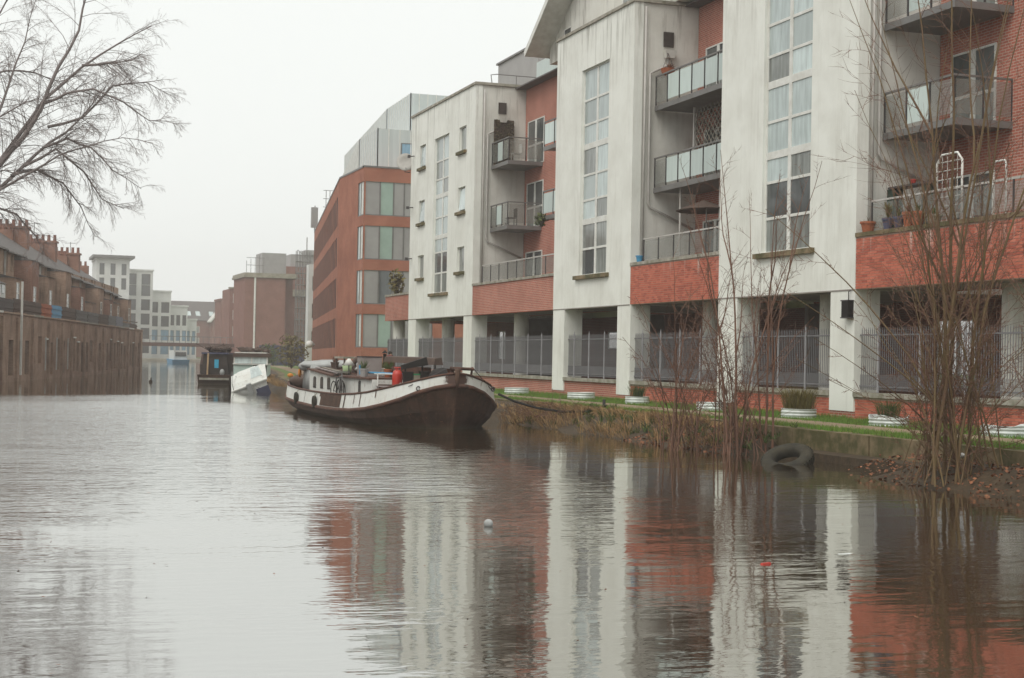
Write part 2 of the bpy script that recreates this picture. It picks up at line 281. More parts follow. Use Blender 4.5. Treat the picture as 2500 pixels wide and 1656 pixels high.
# ------------------------------------------------------------------ mesh helpers
class MB:
    def __init__(s): s.v = []; s.f = []; s.m = []
    def add(s, vs, fs, mi=0):
        k = len(s.v); s.v += [tuple(p) for p in vs]
        for f in fs: s.f.append(tuple(i+k for i in f)); s.m.append(mi)
        return s
    def box(s, x0, x1, y0, y1, z0, z1, mi=0):
        return s.add([(x0, y0, z0), (x1, y0, z0), (x1, y1, z0), (x0, y1, z0), (x0, y0, z1), (x1, y0, z1), (x1, y1, z1), (x0, y1, z1)],
                     [(0, 3, 2, 1), (4, 5, 6, 7), (0, 1, 5, 4), (1, 2, 6, 5), (2, 3, 7, 6), (3, 0, 4, 7)], mi)
    def hexa(s, p, mi=0):      # eight corners, bottom ring then top ring
        return s.add(p, [(0, 3, 2, 1), (4, 5, 6, 7), (0, 1, 5, 4), (1, 2, 6, 5), (2, 3, 7, 6), (3, 0, 4, 7)], mi)
    def quad(s, a, b, c, d, mi=0): return s.add([a, b, c, d], [(0, 1, 2, 3)], mi)
    def prism(s, poly, ext, mi=0):     # planar polygon of 3-d points pushed along ext
        n = len(poly); e = V(ext); a = [V(p) for p in poly]
        return s.add(a+[p+e for p in a], [tuple(range(n))[::-1], tuple(range(n, 2*n))]+[(i, (i+1) % n, n+(i+1) % n, n+i) for i in range(n)], mi)
    def tube(s, pts, r, n=6, mi=0, cap=True):
        pts = [V(p) for p in pts]; k = len(s.v); L = len(pts)
        rr = r if isinstance(r, (list, tuple)) else [r]*L
        prev = None
        for i, p in enumerate(pts):
            d = (pts[min(i+1, L-1)]-pts[max(i-1, 0)])
            d = d.normalized() if d.length > 1e-9 else V((0, 0, 1))
            if prev is None:
                a = d.cross(V((0, 0, 1))); a = a.normalized() if a.length > .01 else V((1, 0, 0))
            else:
                a = prev-d*prev.dot(d); a = a.normalized() if a.length > 1e-6 else d.orthogonal().normalized()
            prev = a; b = d.cross(a)
            for j in range(n):
                t = 2*math.pi*j/n; q = p+(a*math.cos(t)+b*math.sin(t))*rr[i]; s.v.append((q.x, q.y, q.z))
        for i in range(L-1):
            for j in range(n):
                j2 = (j+1) % n; s.f.append((k+i*n+j, k+i*n+j2, k+(i+1)*n+j2, k+(i+1)*n+j)); s.m.append(mi)
        if cap:
            s.f.append(tuple(k+j for j in range(n))[::-1]); s.m.append(mi)
            s.f.append(tuple(k+(L-1)*n+j for j in range(n))); s.m.append(mi)
        return s
    def lathe(s, prof, c=(0, 0, 0), n=16, mi=0, sx=1, sy=1):
        k = len(s.v); L = len(prof)
        for r, z in prof:
            for j in range(n):
                t = 2*math.pi*j/n; s.v.append((c[0]+r*sx*math.cos(t), c[1]+r*sy*math.sin(t), c[2]+z))
        for i in range(L-1):
            for j in range(n):
                j2 = (j+1) % n; s.f.append((k+i*n+j, k+i*n+j2, k+(i+1)*n+j2, k+(i+1)*n+j)); s.m.append(mi)
        s.f.append(tuple(k+j for j in range(n))[::-1]); s.m.append(mi)
        s.f.append(tuple(k+(L-1)*n+j for j in range(n))); s.m.append(mi)
        return s
    def torus(s, c, R, r, axis, n=20, k=8, mi=0, flat=1.0):
        ax = V(axis).normalized(); a = ax.orthogonal().normalized(); b = ax.cross(a); c = V(c); base = len(s.v)
        for i in range(n):
            t = 2*math.pi*i/n; d = a*math.cos(t)+b*math.sin(t)
            for j in range(k):
                p = 2*math.pi*j/k; q = c+d*(R+r*math.cos(p))+ax*(r*flat*math.sin(p)); s.v.append(tuple(q))
        for i in range(n):
            for j in range(k):
                i2 = (i+1) % n; j2 = (j+1) % k
                s.f.append((base+i*k+j, base+i2*k+j, base+i2*k+j2, base+i*k+j2)); s.m.append(mi)
        return s
    def blob(s, c, rx, ry, rz, n=10, m=7, mi=0, jit=.08, r=rnd):
        k = len(s.v); c = V(c)
        for i in range(m+1):
            ph = -math.pi/2+math.pi*i/m
            for j in range(n):
                t = 2*math.pi*j/n; q = 1+r.uniform(-jit, jit)
                s.v.append((c.x+rx*q*math.cos(ph)*math.cos(t), c.y+ry*q*math.cos(ph)*math.sin(t), c.z+rz*q*math.sin(ph)))
        for i in range(m):
            for j in range(n):
                j2 = (j+1) % n; s.f.append((k+i*n+j, k+i*n+j2, k+(i+1)*n+j2, k+(i+1)*n+j)); s.m.append(mi)
        return s
    def mesh(s, name, mats, smooth=False):
        me = bpy.data.meshes.new(name); me.from_pydata(s.v, [], s.f)
        for m in (mats if isinstance(mats, (list, tuple)) else [mats]): me.materials.append(m)
        if any(s.m): me.polygons.foreach_set("material_index", s.m)
        if smooth: me.polygons.foreach_set("use_smooth", [True]*len(s.f))
        me.update(); return me
WM = {}                                       # world matrix of every object made here
def link(name, data, parent=None, M=None):
    o = bpy.data.objects.new(name, data); COL.objects.link(o)
    M = M or Matrix.Identity(4); WM[o] = M
    if parent is not None:
        o.parent = parent; o.matrix_basis = WM[parent].inverted() @ M
    else: o.matrix_basis = M
    return o
def tag(o, label=None, cat=None, group=None, kind=None):
    for k, v in (("label", label), ("category", cat), ("group", group), ("kind", kind)):
        if v: o[k] = v
    return o
def thing(name, label, cat, loc=(0, 0, 0), rz=0, group=None):
    o = link(name, None, None, Matrix.Translation(V(loc)) @ Matrix.Rotation(rz, 4, 'Z')); o.empty_display_size = .2
    return tag(o, label, cat, group)
def part(name, mb, mats, parent, M=None, smooth=False): return link(name, mb.mesh(name, mats, smooth), parent, M)
def inst(name, me, parent, M): return link(name, me, parent, M)
def T(x, y, z): return Matrix.Translation((x, y, z))
def RZ(a): return Matrix.Rotation(a, 4, 'Z')

# a wall lying along u (2-d unit) with outward normal n; coordinates (along, out, up)
class Frame:
    def __init__(s, o, u, n): s.o = V((*o, 0)); s.u = V((*u, 0)); s.n = V((*n, 0))
    def p(s, a, d, z): q = s.o+s.u*a+s.n*d; return (q.x, q.y, z)
    def box(s, mb, a0, a1, d0, d1, z0, z1, mi=0):
        return mb.hexa([s.p(a0, d1, z0), s.p(a1, d1, z0), s.p(a1, d0, z0), s.p(a0, d0, z0), s.p(a0, d1, z1), s.p(a1, d1, z1), s.p(a1, d0, z1), s.p(a0, d0, z1)], mi)
    def wall(s, mb, a0, a1, z0, z1, holes=(), reveal=.12, thick=.3, mi=0, mi_rev=None):
        mv = mi if mi_rev is None else mi_rev
        A = sorted({a0, a1, *[h[0] for h in holes], *[h[1] for h in holes]}); Z = sorted({z0, z1, *[h[2] for h in holes], *[h[3] for h in holes]})
        for i in range(len(A)-1):
            for j in range(len(Z)-1):
                ca, cz = (A[i]+A[i+1])/2, (Z[j]+Z[j+1])/2
                if any(h[0] < ca < h[1] and h[2] < cz < h[3] for h in holes): continue
                mb.quad(s.p(A[i], 0, Z[j]), s.p(A[i+1], 0, Z[j]), s.p(A[i+1], 0, Z[j+1]), s.p(A[i], 0, Z[j+1]), mi)
        for h in holes:
            b, t, l, r = h[2], h[3], h[0], h[1]; d = -reveal
            for q in ((l, b, r, b), (r, b, r, t), (r, t, l, t), (l, t, l, b)):
                mb.quad(s.p(q[0], 0, q[1]), s.p(q[2], 0, q[3]), s.p(q[2], d, q[3]), s.p(q[0], d, q[1]), mv)
        if thick:
            mb.quad(s.p(a0, 0, z1), s.p(a1, 0, z1), s.p(a1, -thick, z1), s.p(a0, -thick, z1), mi)
            mb.quad(s.p(a0, -thick, z0), s.p(a1, -thick, z0), s.p(a1, 0, z0), s.p(a0, 0, z0), mi)
            mb.quad(s.p(a0, -thick, z0), s.p(a0, 0, z0), s.p(a0, 0, z1), s.p(a0, -thick, z1), mi)
            mb.quad(s.p(a1, 0, z0), s.p(a1, -thick, z0), s.p(a1, -thick, z1), s.p(a1, 0, z1), mi)
        return mb
    def window(s, parent, a0, a1, rows, cols=1, inset=.1, fw=.055, fmat=None, panes=None, sill=None, smat=None, name="window", thick_rows=()):
        fmat = fmat or WFRAME; z0, z1 = rows[0], rows[-1]
        w = MB(); xs = [a0+(a1-a0)*k/cols for k in range(cols+1)]
        for k, x in enumerate(xs):
            e = fw*(1.3 if 0 < k < cols else 1)
            s.box(w, max(a0, x-e), min(a1, x+e), -inset-.06, -inset, z0, z1)
        for k, z in enumerate(rows):
            e = fw*(2.0 if k in thick_rows else .75)
            for c in range(cols):
                s.box(w, xs[c]+fw, xs[c+1]-fw, -inset-.055, -inset+.004, max(z0, z-e), min(z1, z+e*.6))
        o = part(name, w, fmat, parent)
        for c in range(cols):
            for r in range(len(rows)-1):
                pm = panes(c, r) if callable(panes) else (panes or GLASSD)
                g = MB(); s.box(g, xs[c]+fw*.6, xs[c+1]-fw*.6, -inset-.045, -inset-.025, rows[r], rows[r+1])
                part("pane", g, pm, o)
        if sill:
            g = MB(); s.box(g, a0-sill, a1+sill, -.1, .14, z0-.17, z0-.02); part("sill", g, smat or CONCM, o)
        return o

# ================================================================== setting: water, banks, ground
wb = MB(); wb.quad((-150, -40, 0), (170, -40, 0), (170, 520, 0), (-150, 520, 0))
tag(part("water", wb, WATER, None), "brown canal water with wind ripples and reflections", "water", kind="structure")

BANK = [(17.15, -10), (17.15, 46), (16.6, 60), (15.2, 80), (17.6, 97), (20.6, 113), (28.5, 165), (37, 255), (43.5, 300), (47, 330), (48, 372)]
LB0, LT, LN = V((.92, 96.7)), V((.2098, .9777)), V((.9777, -.2098))
def lb(s, d=0): q = LB0+LT*s+LN*d; return (q.x, q.y)

g = MB(); GZ = .60
for (x0, y0), (x1, y1) in zip(BANK, BANK[1:]):
    g.quad((x0+.3, y0, GZ), (165, y0, GZ), (165, y1, GZ), (x1+.3, y1, GZ))
g.quad((40, 372, GZ), (165, 372, GZ), (165, 520, GZ), (40, 520, GZ))
tag(part("ground", g, TURF, None), "grass ground of the towpath side under the flats", "ground", kind="structure")
g = MB()
pts = [lb(-140), lb(-12), lb(71)]
g.add([(*lb(-140), 1.0), (*lb(-11), 1.0), (-145, 90, 1.0), (-145, -38, 1.0)], [(0, 1, 2, 3)])
g.add([(*lb(-11, -.4), 4.1), (*lb(71, -.4), 4.1), (-145, 300, 4.1), (-145, 90, 4.1)], [(0, 1, 2, 3)])
g.add([(*lb(71, -.4), 1.2), (30, 372, 1.2), (30, 520, 1.2), (-145, 520, 1.2), (-145, 300, 1.2)], [(0, 1, 2, 3, 4)])
tag(part("terrain", g, DIRT, None), "earth of the far left bank behind the canal wall", "ground", kind="structure")

def strip(a, b, z, off0, off1, ys, amp=.05, seed=3):
    r = random.Random(seed); m = MB(); prev = None
    def bx(y):
        for (x0, y0), (x1, y1) in zip(BANK, BANK[1:]):
            if y0 <= y <= y1: return x0+(x1-x0)*(y-y0)/(y1-y0)
        return BANK[-1][0]
    for y in ys:
        c = bx(y); q = (c+off0+r.uniform(-amp, amp), c+off1+r.uniform(-amp, amp), y)
        if prev: m.quad((prev[0], prev[2], z), (prev[1], prev[2], z), (q[1], q[2], z), (q[0], q[2], z))
        prev = q
    return m
tag(part("towpath", strip(0, 0, GZ+.012, 1.25, 2.75, [y*.9-8 for y in range(60)]+[46+3*k for k in range(100)], .06), PATH, None), "beige gravel towpath between two strips of grass", "path", kind="structure")

# retaining wall of the towpath bank: concrete lengths with an uneven capping
bw = MB()
for (x0, y0), (x1, y1) in zip(BANK, BANK[1:]):
    n = max(1, int((y1-y0)/3.0))
    for k in range(n):
        a, b = k/n, (k+1)/n
        p0 = V((x0+(x1-x0)*a, y0+(y1-y0)*a)); p1 = V((x0+(x1-x0)*b, y0+(y1-y0)*b)); e = rnd.uniform(-.035, .035); h = rnd.uniform(-.02, .015)
        bw.hexa([(p0.x+e, p0.y+.01, -1), (p0.x+.45, p0.y+.01, -1), (p1.x+.45, p1.y, -1), (p1.x+e, p1.y, -1), (p0.x+e, p0.y+.01, GZ+h+.02), (p0.x+.45, p0.y+.01, GZ+h+.02), (p1.x+.45, p1.y, GZ+h+.02), (p1.x+e, p1.y, GZ+h+.02)])
tag(part("canal_edge", bw, CONCM, None), "mossy brown concrete edge of the towpath above the water", "canal edge", kind="structure")
lg = MB(); lg.hexa([(16.75, 24.6, -.4), (17.1, 24.6, -.4), (17.1, 31.4, -.4), (16.75, 31.4, -.4), (16.72, 24.6, .17), (17.1, 24.6, .2), (17.1, 31.4, .19), (16.72, 31.4, .16)])
tag(part("timber_ledge", lg, DIRT, None), "dark timber ledge along the water by the tyre", "ledge")

# ================================================================== the white and brick apartment building
XF, XB = 22.0, 24.55
apt = thing("apartment_building", "canalside flats of white rendered towers and red brick bays with balconies", "building", (XF, 58, .6))
FR = Frame((XF, 0), (0, 1), (-1, 0))          # along = world Y, out = towards the canal
FB = Frame((XB, 0), (0, 1), (-1, 0))          # the recessed brick wall
ROWS = [5.35, 6.38, 7.46, 8.28, 9.27, 10.4, 11.25, 12.2, 13.4]
TOWERS = [(35.9, 44.0, [(38.36, 41.2)], []), (51.08, 59.0, [(53.4, 56.2)], []), (70.1, 81.75, [(74.48, 77.15)], [(71.55, 72.75), (78.85, 80.0)])]
def tall_pane(c, r):
    if r <= 1: return GLASSM if rnd.random() < .6 else GLASSD
    if r == 2: return GLASSM if rnd.random() < .4 else GLASSP
    return GLASSP if rnd.random() < .72 else (GLASSQ if rnd.random() < .75 else GLASSM)
for ti, (y0, y1, tall, small) in enumerate(TOWERS):
    top = 15.06 if ti < 2 else 15.15
    holes = [(a, b, ROWS[0], ROWS[-1]) for a, b in tall]
    sm = [(z, z+1.2) for z in (6.27, 9.22, 12.2)]
    holes += [(a, b, z0, z1) for a, b in small for z0, z1 in sm]
    m = MB(); FR.wall(m, y0, y1, 4.07, top, holes, .13, .35)
    part("tower_wall", m, WHITE, apt)
    # the flank that faces the camera and the far flank, a thin pilaster step at the corner
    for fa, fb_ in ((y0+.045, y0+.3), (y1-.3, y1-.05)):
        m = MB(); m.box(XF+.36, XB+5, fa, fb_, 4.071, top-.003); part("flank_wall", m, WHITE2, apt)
    m = MB(); m.box(XF-.07, XB+4.9, y0-.06, y1+.06, top, top+.09); m.box(XF-.04, XB+4.9, y0-.03, y1+.03, top+.09, top+.13)
    part("roof_coping", m, COPE, apt)
    for a, b in tall: FR.window(apt, a, b, ROWS, 2, .11, .07, panes=tall_pane, sill=.3, thick_rows=(3, 5) if ti != 1 else (2, 5))
    for a, b in small:
        for z0, z1 in sm:
            w = FR.window(apt, a, b, [z0, z1], 1, .11, .06, panes=lambda c, r: GLASSM, sill=.12)
            if rnd.random() < .55:      # a tilted opening casement
                q = MB(); q.hexa([FR.p(a+.1, -.02, z0+.08), FR.p(b-.1, -.02, z0+.08), FR.p(b-.1, -.06, z0+.08), FR.p(a+.1, -.06, z0+.08),
                                  FR.p(a+.1, -.11, z1-.08), FR.p(b-.1, -.11, z1-.08), FR.p(b-.1, -.15, z1-.08), FR.p(a+.1, -.15, z1-.08)])
                part("casement", q, GLASSP, w)
    # pillars and soffit
    pil = {0: [(35.9, 37.15), (42.7, 44.0)], 1: [(51.0, 52.22), (57.68, 58.98)], 2: [(70.1, 71.45), (80.2, 81.72)]}[ti]
    for a, b in pil:
        m = MB(); m.box(XF+.004, XF+.78, a, b, .8, 4.069); part("pillar", m, WHITE, apt)
        m = MB(); m.box(XF+.03, XF+.76, a+.01, b-.01, .5, .8); part("pillar_plinth", m, BRICK, apt)
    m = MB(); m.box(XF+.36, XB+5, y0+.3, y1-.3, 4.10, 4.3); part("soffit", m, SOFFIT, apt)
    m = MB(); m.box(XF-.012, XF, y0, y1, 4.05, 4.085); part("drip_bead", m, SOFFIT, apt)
# brick bays: recessed wall, terrace floor, parapet
BAYS = [(24.0, 35.9), (44.0, 51.08), (59.0, 70.1), (81.75, 87.0)]
for k, (y0, y1) in enumerate(BAYS):
    m = MB(); m.box(XB, XB+.4, y0, y1, 4.1, 15.2); part("brick_wall", m, BRICK, apt)
    m = MB(); m.box(XB-.05, XB+.45, y0, y1, 15.2, 15.34); part("roof_coping", m, COPE, apt)
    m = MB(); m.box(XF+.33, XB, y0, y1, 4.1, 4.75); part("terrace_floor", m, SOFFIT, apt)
    m = MB(); m.box(XF-.03, XF+.36, y0+.003, y1-.003, 5.47, 5.58); part("parapet_coping", m, COPE if k else CONCM, apt)
    if k in (2, 3):
        m = MB(); m.box(XF+.02, XF+.32, y0+.002, y1-.002, 4.075, 5.469); part("brick_parapet", m, BRICK, apt)
# bricks laid one by one on the two nearest parapets (pieces proud of a mortar core)
BL, BH, BJ = .225, .075, .0115
bk = MB(); bk.box(0, .02, 0, BL-BJ, 0, BH-BJ); brick_me = bk.mesh("brick", BRICKP)
hb = MB(); hb.box(0, .02, 0, BL/2-BJ, 0, BH-BJ); half_me = hb.mesh("brick", BRICKP)
def lay(parent, y0, y1, z0, z1, X, singles, seed):
    r = random.Random(seed); rest = MB(); n = 0; row = 0; z = z0
    cells = []
    while z+BH-BJ <= z1+.002:
        y = y0+(0 if row % 2 == 0 else -BL/2)
        while y < y1-.02:
            a, b = max(y, y0), min(y+BL-BJ, y1)
            if b-a > .03: cells.append((a, b, z))
            y += BL
        z += BH; row += 1
    cells.sort(key=lambda c: abs(c[0]-singles[1]))
    for a, b, z in cells:
        d = r.uniform(-.003, .003); full = abs(b-a-(BL-BJ)) < .004; hf = abs(b-a-(BL/2-BJ)) < .004
        if n < singles[0] and (full or hf):
            inst("brick", brick_me if full else half_me, parent, T(X-.012+d, a, z)); n += 1
        else: rest.box(X-.012+d, X+.012, a, b, z, z+BH-BJ)
    o = part("brickwork", rest, BRICKP, parent); o["kind"] = "stuff"
for k in (0, 1):
    y0, y1 = BAYS[k]
    m = MB(); m.box(XF+.02, XF+.32, y0+.002, y1-.002, 4.07, 5.469); core = part("brick_parapet", m, MORTAR, apt)
    lay(core, (27.0 if k == 0 else y0)+.01, y1-.01, 4.085, 5.46, XF+.02, (170 if k == 0 else 110, y1), 5+k)
# undercroft: floor, ceiling, back wall with lit gaps, round columns
m = MB(); m.box(XF+.4, XB+6, 24, 87, .3, .62); part("undercroft_floor", m, CONC, apt)
m = MB(); F3 = Frame((28.2, 0), (0, 1), (-1, 0))
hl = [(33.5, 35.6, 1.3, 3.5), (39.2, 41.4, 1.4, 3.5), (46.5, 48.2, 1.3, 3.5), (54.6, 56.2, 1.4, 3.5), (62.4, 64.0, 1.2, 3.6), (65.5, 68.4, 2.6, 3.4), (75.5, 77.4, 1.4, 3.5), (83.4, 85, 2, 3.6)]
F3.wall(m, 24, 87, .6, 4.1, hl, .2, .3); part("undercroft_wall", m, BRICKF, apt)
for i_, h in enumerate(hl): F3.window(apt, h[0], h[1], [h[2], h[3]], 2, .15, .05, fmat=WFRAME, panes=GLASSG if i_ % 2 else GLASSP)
for yy in (46.0, 61.5, 75.0, 33.0): m = MB(); m.box(26.4, 28.15, yy, yy+.25, .62, 4.09); part("undercroft_pier", m, SOFFIT, apt)
for x, y in ((23.4, 66.9), (23.4, 78.7), (22.7, 86.3), (23.6, 47.6), (23.6, 39.8), (23.6, 31.2)):
    m = MB(); m.lathe([(.34, .6), (.34, 4.12)], (x, y, 0), 18); part("column", m, WHITE2, apt, smooth=False)

# balconies
def balcony(y0, y1, z, front, posts, glass, far_side=False, near_side=True, rail_h=1.12, x1=XB):
    b = MB(); b.box(front, x1, y0, y1, z+.08, z+.2); b.box(front-.04, front+.03, y0-.03, y1, z+.04, z+.22)
    if near_side: b.box(front+.03, x1, y0-.04, y0+.03, z+.04, z+.22)
    o = part("balcony", b, GREYM, apt)
    t = z+.2+rail_h
    h = MB(); h.box(front-.03, front+.03, y0-.03, y1, t-.05, t)
    if near_side: h.box(front+.03, x1, y0-.03, y0+.03, t-.05, t)
    part("handrail", h, GREYM, o)
    n = posts; st = (y1-y0)/n
    for i in range(n+1):
        y = min(y0+st*i, y1-.025)
        p = MB(); p.box(front-.02, front+.02, y-.022, y+.022, z+.24, t-.05); part("post", p, DARKM, o)
    for i in range(n):
        gm = glass[i % len(glass)]
        if gm is None: continue
        p = MB(); p.box(front-.004, front+.008, y0+st*i+.05, y0+st*(i+1)-.05, z+.33, t-.11); part("glass_panel", p, gm, o)
    if near_side:
        xs = [front+(x1-front)*k/2 for k in range(3)]
        for k in range(2):
            p = MB(); p.box(xs[k]+.06, xs[k+1]-.05, y0-.006, y0+.006, z+.33, t-.11); part("glass_panel", p, glass[-1] or GLASSG, o)
        for x in xs[1:]:
            p = MB(); p.box(x-.02, x+.02, y0-.02, y0+.02, z+.24, t-.05); part("post", p, DARKM, o)
    return o
balcony(32.75, 35.9, 8.08, 22.82, 3, [GLASSG, GLASSF, GLASSG])
balcony(32.75, 35.9, 11.03, 22.82, 3, [GLASSG, GLASSF, GLASSG])
for z in (8.10, 11.08): balcony(44.05, 51.05, z, 22.87, 7, [GLASSF, GLASSF, GLASSF, GLASSF, GLASSF, GLASSF, GLASSG], near_side=False)
for z in (8.03, 11.05):
    balcony(67.6, 70.1, z, 22.87, 3, [GLASSG, GLASSF, GLASSG])
    balcony(59.05, 62.8, z, 22.87, 3, [GLASSF, GLASSF, GLASSF], near_side=False)
for z in (8.03, 11.05): balcony(81.8, 84.4, z, 22.87, 3, [GLASSF, GLASSF, GLASSG])
# balustrade on the first-floor terrace parapets
for k, (y0, y1) in enumerate(((26.0, 35.5), (44.2, 50.45), (59.4, 69.3))):
    X = 22.24; o = MB(); o.box(X-.025, X+.025, y0, y1, 6.38, 6.43); bal = part("terrace_balustrade", o, PIPE, apt)
    n = max(3, int((y1-y0)/1.1)); st = (y1-y0)/n
    for i in range(n+1):
        p = MB(); p.box(X-.018, X+.018, y0+st*i-.018, y0+st*i+.018, 5.58, 6.38); part("post", p, DARKM, bal)
    for i in range(n):
        p = MB(); p.box(X-.004, X+.006, y0+st*i+.04, y0+st*(i+1)-.04, 5.66, 6.34); part("glass_panel", p, GLASSG, bal)
for y_ in (46.2, 49.3):
    m = MB(); m.tube([(23.1, y_, 4.7), (23.1, y_, 8.16)], .04, 8); part("balcony_prop", m, PIPE, apt)
# glazed doors on the brick wall
def doors(y0, y1, z, h=2.15, two=True):
    m = [z, z+.95, z+h]; FB.window(apt, y0, y1, m, 2 if two else 1, -.03, .075, panes=lambda c, r: GLASSD if r else GLASSM, name="glazed_door")
for z in (5.0, 8.3, 11.28):
    doors(33.4, 35.35, z); doors(48.4, 50.4, z); doors(45.2, 46.9, z); doors(67.4, 69.7, z); doors(60.2, 62.3, z)
FB.window(apt, 30.9, 31.9, [5.2, 7.1], 1, -.03, .06, panes=GLASSM)
# drainpipes and hoppers on the flanks
for y0, ztop in ((35.9, 13.1), (51.08, 13.1), (70.1, 13.4)):
    y = y0-.05
    p = MB(); p.tube([(23.35, y-.02, ztop), (23.3, y-.02, ztop-.28), (22.75, y-.02, ztop-.55), (22.62, y-.02, ztop-.62), (22.62, y-.02, 7.75), (22.72, y-.02, 7.6), (24.4, y-.02, 6.9)], .045, 8)
    d = part("drainpipe", p, PIPE, apt, smooth=True)
    h = MB(); h.hexa([(23.2, y-.16, ztop-.02), (23.5, y-.16, ztop-.02), (23.5, y+.03, ztop-.02), (23.2, y+.03, ztop-.02), (23.12, y-.24, ztop+.26), (23.58, y-.24, ztop+.26), (23.58, y+.03, ztop+.26), (23.12, y+.03, ztop+.26)])
    part("hopper", h, WHITE2, d)
    h = MB(); h.box(23.15, 23.55, y+.02, y+.06, ztop+.4, ztop+.95); part("overflow_opening", h, DARKIN, d)
    p = MB(); p.tube([(22.42, y-.02, 14.9), (22.42, y-.02, 5.2)], .04, 8); part("drainpipe", p, PIPE, apt, smooth=True)
# roof: gabled penthouse on the middle tower, lift box, glass screen, guard rail
m = MB(); m.prism([(23.6, 64.3, 15.2), (23.6, 50, 15.2), (23.6, 50, 20), (23.6, 57, 20), (23.6, 64.3, 16.0)], (5, 0, 0)); pent = part("penthouse_wall", m, WHITE2, apt)
FP = Frame((23.6, 0), (0, 1), (-1, 0))
FP.window(apt, 61.6, 62.5, [15.4, 16.4], 1, -.03, .06, panes=GLASSD)
FP.window(apt, 54.2, 56.0, [15.5, 17.0], 2, -.03, .06, panes=GLASSM)
def roof_slab(y0, z0, y1, z1, x0, x1, th, mt):
    s = V((0, y1-y0, z1-z0)).normalized(); n = V((0, -s.z, s.y))*th
    if n.z < 0: n = -n
    a = V((x0, y0, z0)); b = V((x0, y1, z1)); q = MB(); q.prism([a, b, b+n, a+n], (x1-x0, 0, 0)); return part("roof", q, mt, apt)
roof_slab(64.7, 15.55, 56.9, 20.6, 22.55, 29, .26, WFRAME)
roof_slab(49, 15.55, 56.9, 20.6, 22.55, 29, .26, WFRAME)
m = MB(); m.box(26, 29.5, 72.5, 78.9, 15.2, 17.9); part("lift_house", m, GREYP, apt)
m = MB(); m.box(25.9, 29.6, 72.4, 79.0, 17.9, 18.0); part("roof_coping", m, GREYM, apt)
m = MB(); m.box(25.2, 25.24, 63, 70.5, 15.3, 16.5); part("glass_screen", m, GLASSF, apt)
m = MB(); m.tube([(22.9, 70.4, 15.25), (22.9, 70.6, 15.75), (23.2, 70.6, 15.8), (28.5, 70.6, 15.8)], .025, 6)
for x in (24.2, 25.6, 27, 28.4): m.tube([(x, 70.6, 15.2), (x, 70.6, 15.8)], .02, 5)
part("guard_rail", m, GREYM, apt)
m = MB(); m.box(24, 31, 35, 87, 15.05, 15.12); part("flat_roof", m, SLATE, apt)
m = MB(); m.box(30.9, 31, 24, 87, 4, 15.1); m.box(XB, 31, 86.9, 87, 4, 15.1); part("rear_wall", m, BRICK, apt)

# low wall and railings between the pillars
bays = [(25.5, 35.9), (37.15, 42.7), (44.0, 51.0), (52.22, 57.68), (58.98, 70.1), (71.45, 80.2), (81.72, 87.0)]
where = ["behind the tall bushy willow", "under the nearest white tower", "between the two nearest white towers",
         "under the gabled white tower", "in the wide bay right of the barge", "under the farthest white tower", "at the flats' far end"]
RAILP = mat("post_paint", (.36, .355, .37), (.28, .27, .28), rough=.55)
bar = MB(); bar.tube([(0, 0, 0), (0, 0, 1.58), (0, 0, 1.66)], [.0125, .0125, .001], 4, cap=False); bar_me = bar.mesh("bar", RAILM)
pst = MB(); pst.box(-.02, .02, -.02, .02, 0, 1.72); pst.lathe([(.022, 1.72), (.004, 1.84)], (0, 0, 0), 6); post_me = pst.mesh("post", RAILP)
for k, (a, b) in enumerate(bays):
    w = thing("low_brick_wall", "low red brick wall with pale stone coping " + where[k], "wall", (22.2, (a+b)/2, .5), group="low walls under the railings")
    m = MB(); m.box(XF+.06, XF+.34, a, b, .45, 1.2); core = part("wall_body", m, MORTAR if k < 3 else BRICK, w)
    n = max(2, int((b-a)/1.4)); st = (b-a)/n
    for i in range(n):
        c = MB(); c.box(XF-.03, XF+.40, a+st*i+.004, a+st*(i+1)-.004, 1.2, 1.33+rnd.uniform(-.006, .006)); part("coping", c, COPE, w)
    if k < 3: lay(core, (27.0 if k == 0 else a)+.005, b-.005, .47, 1.2, XF+.06, ((100, b) if k == 0 else (80, a+1)), 20+k)
    f = thing("railing", "grey upright bar railing on the low wall " + where[k], "railing", (22.2, (a+b)/2, 1.33), group="bar railings along the undercroft")
    m = MB(); m.box(22.165, 22.205, a+.02, b-.02, 2.83, 2.87); m.box(22.165, 22.205, a+.02, b-.02, 1.47, 1.51); part("rail", m, RAILM, f)
    n = int((b-a)/.098); st = (b-a)/n
    y_in = 27.0
    for i in range(1, n):
        y = a+st*i
        if y < y_in: continue
        inst("bar", bar_me, f, T(22.185, y, 1.40))
    pn = max(1, round((b-a)/1.95))
    for i in range(1 if k else 3, pn+1):
        y = a+(b-a)*i/(pn+.5) if pn > 1 else (a+b)/2
        inst("post", post_me, f, T(22.15, y, 1.33))
    dg = MB()
    for i in range(n):
        y = a+st*(i+.5)
        if y > y_in: dg.tube([(22.185, y, 1.40), (22.185, y, 1.80)], .0085, 4, cap=False)
    part("dog_bars", dg, RAILM, f)["kind"] = "stuff"
# lantern box on the nearest tower pillar
L = thing("wall_lantern", "black box lantern hanging on the nearest white pillar", "lantern", (21.9, 36.08, 3.3))
m = MB(); m.box(21.82, 21.99, 35.95, 36.28, 3.33, 3.76); part("lantern_box", m, BLACK, L)
m = MB(); m.box(21.80, 21.995, 35.93, 36.30, 3.76, 3.79); m.box(21.80, 21.995, 35.93, 36.30, 3.30, 3.33); part("lantern_cap", m, DARKM, L)
m = MB(); m.tube([(21.93, 36.1, 3.79), (21.93, 36.1, 4.02), (22.0, 36.1, 4.05)], .016, 6); part("cable", m, DARKM, L)

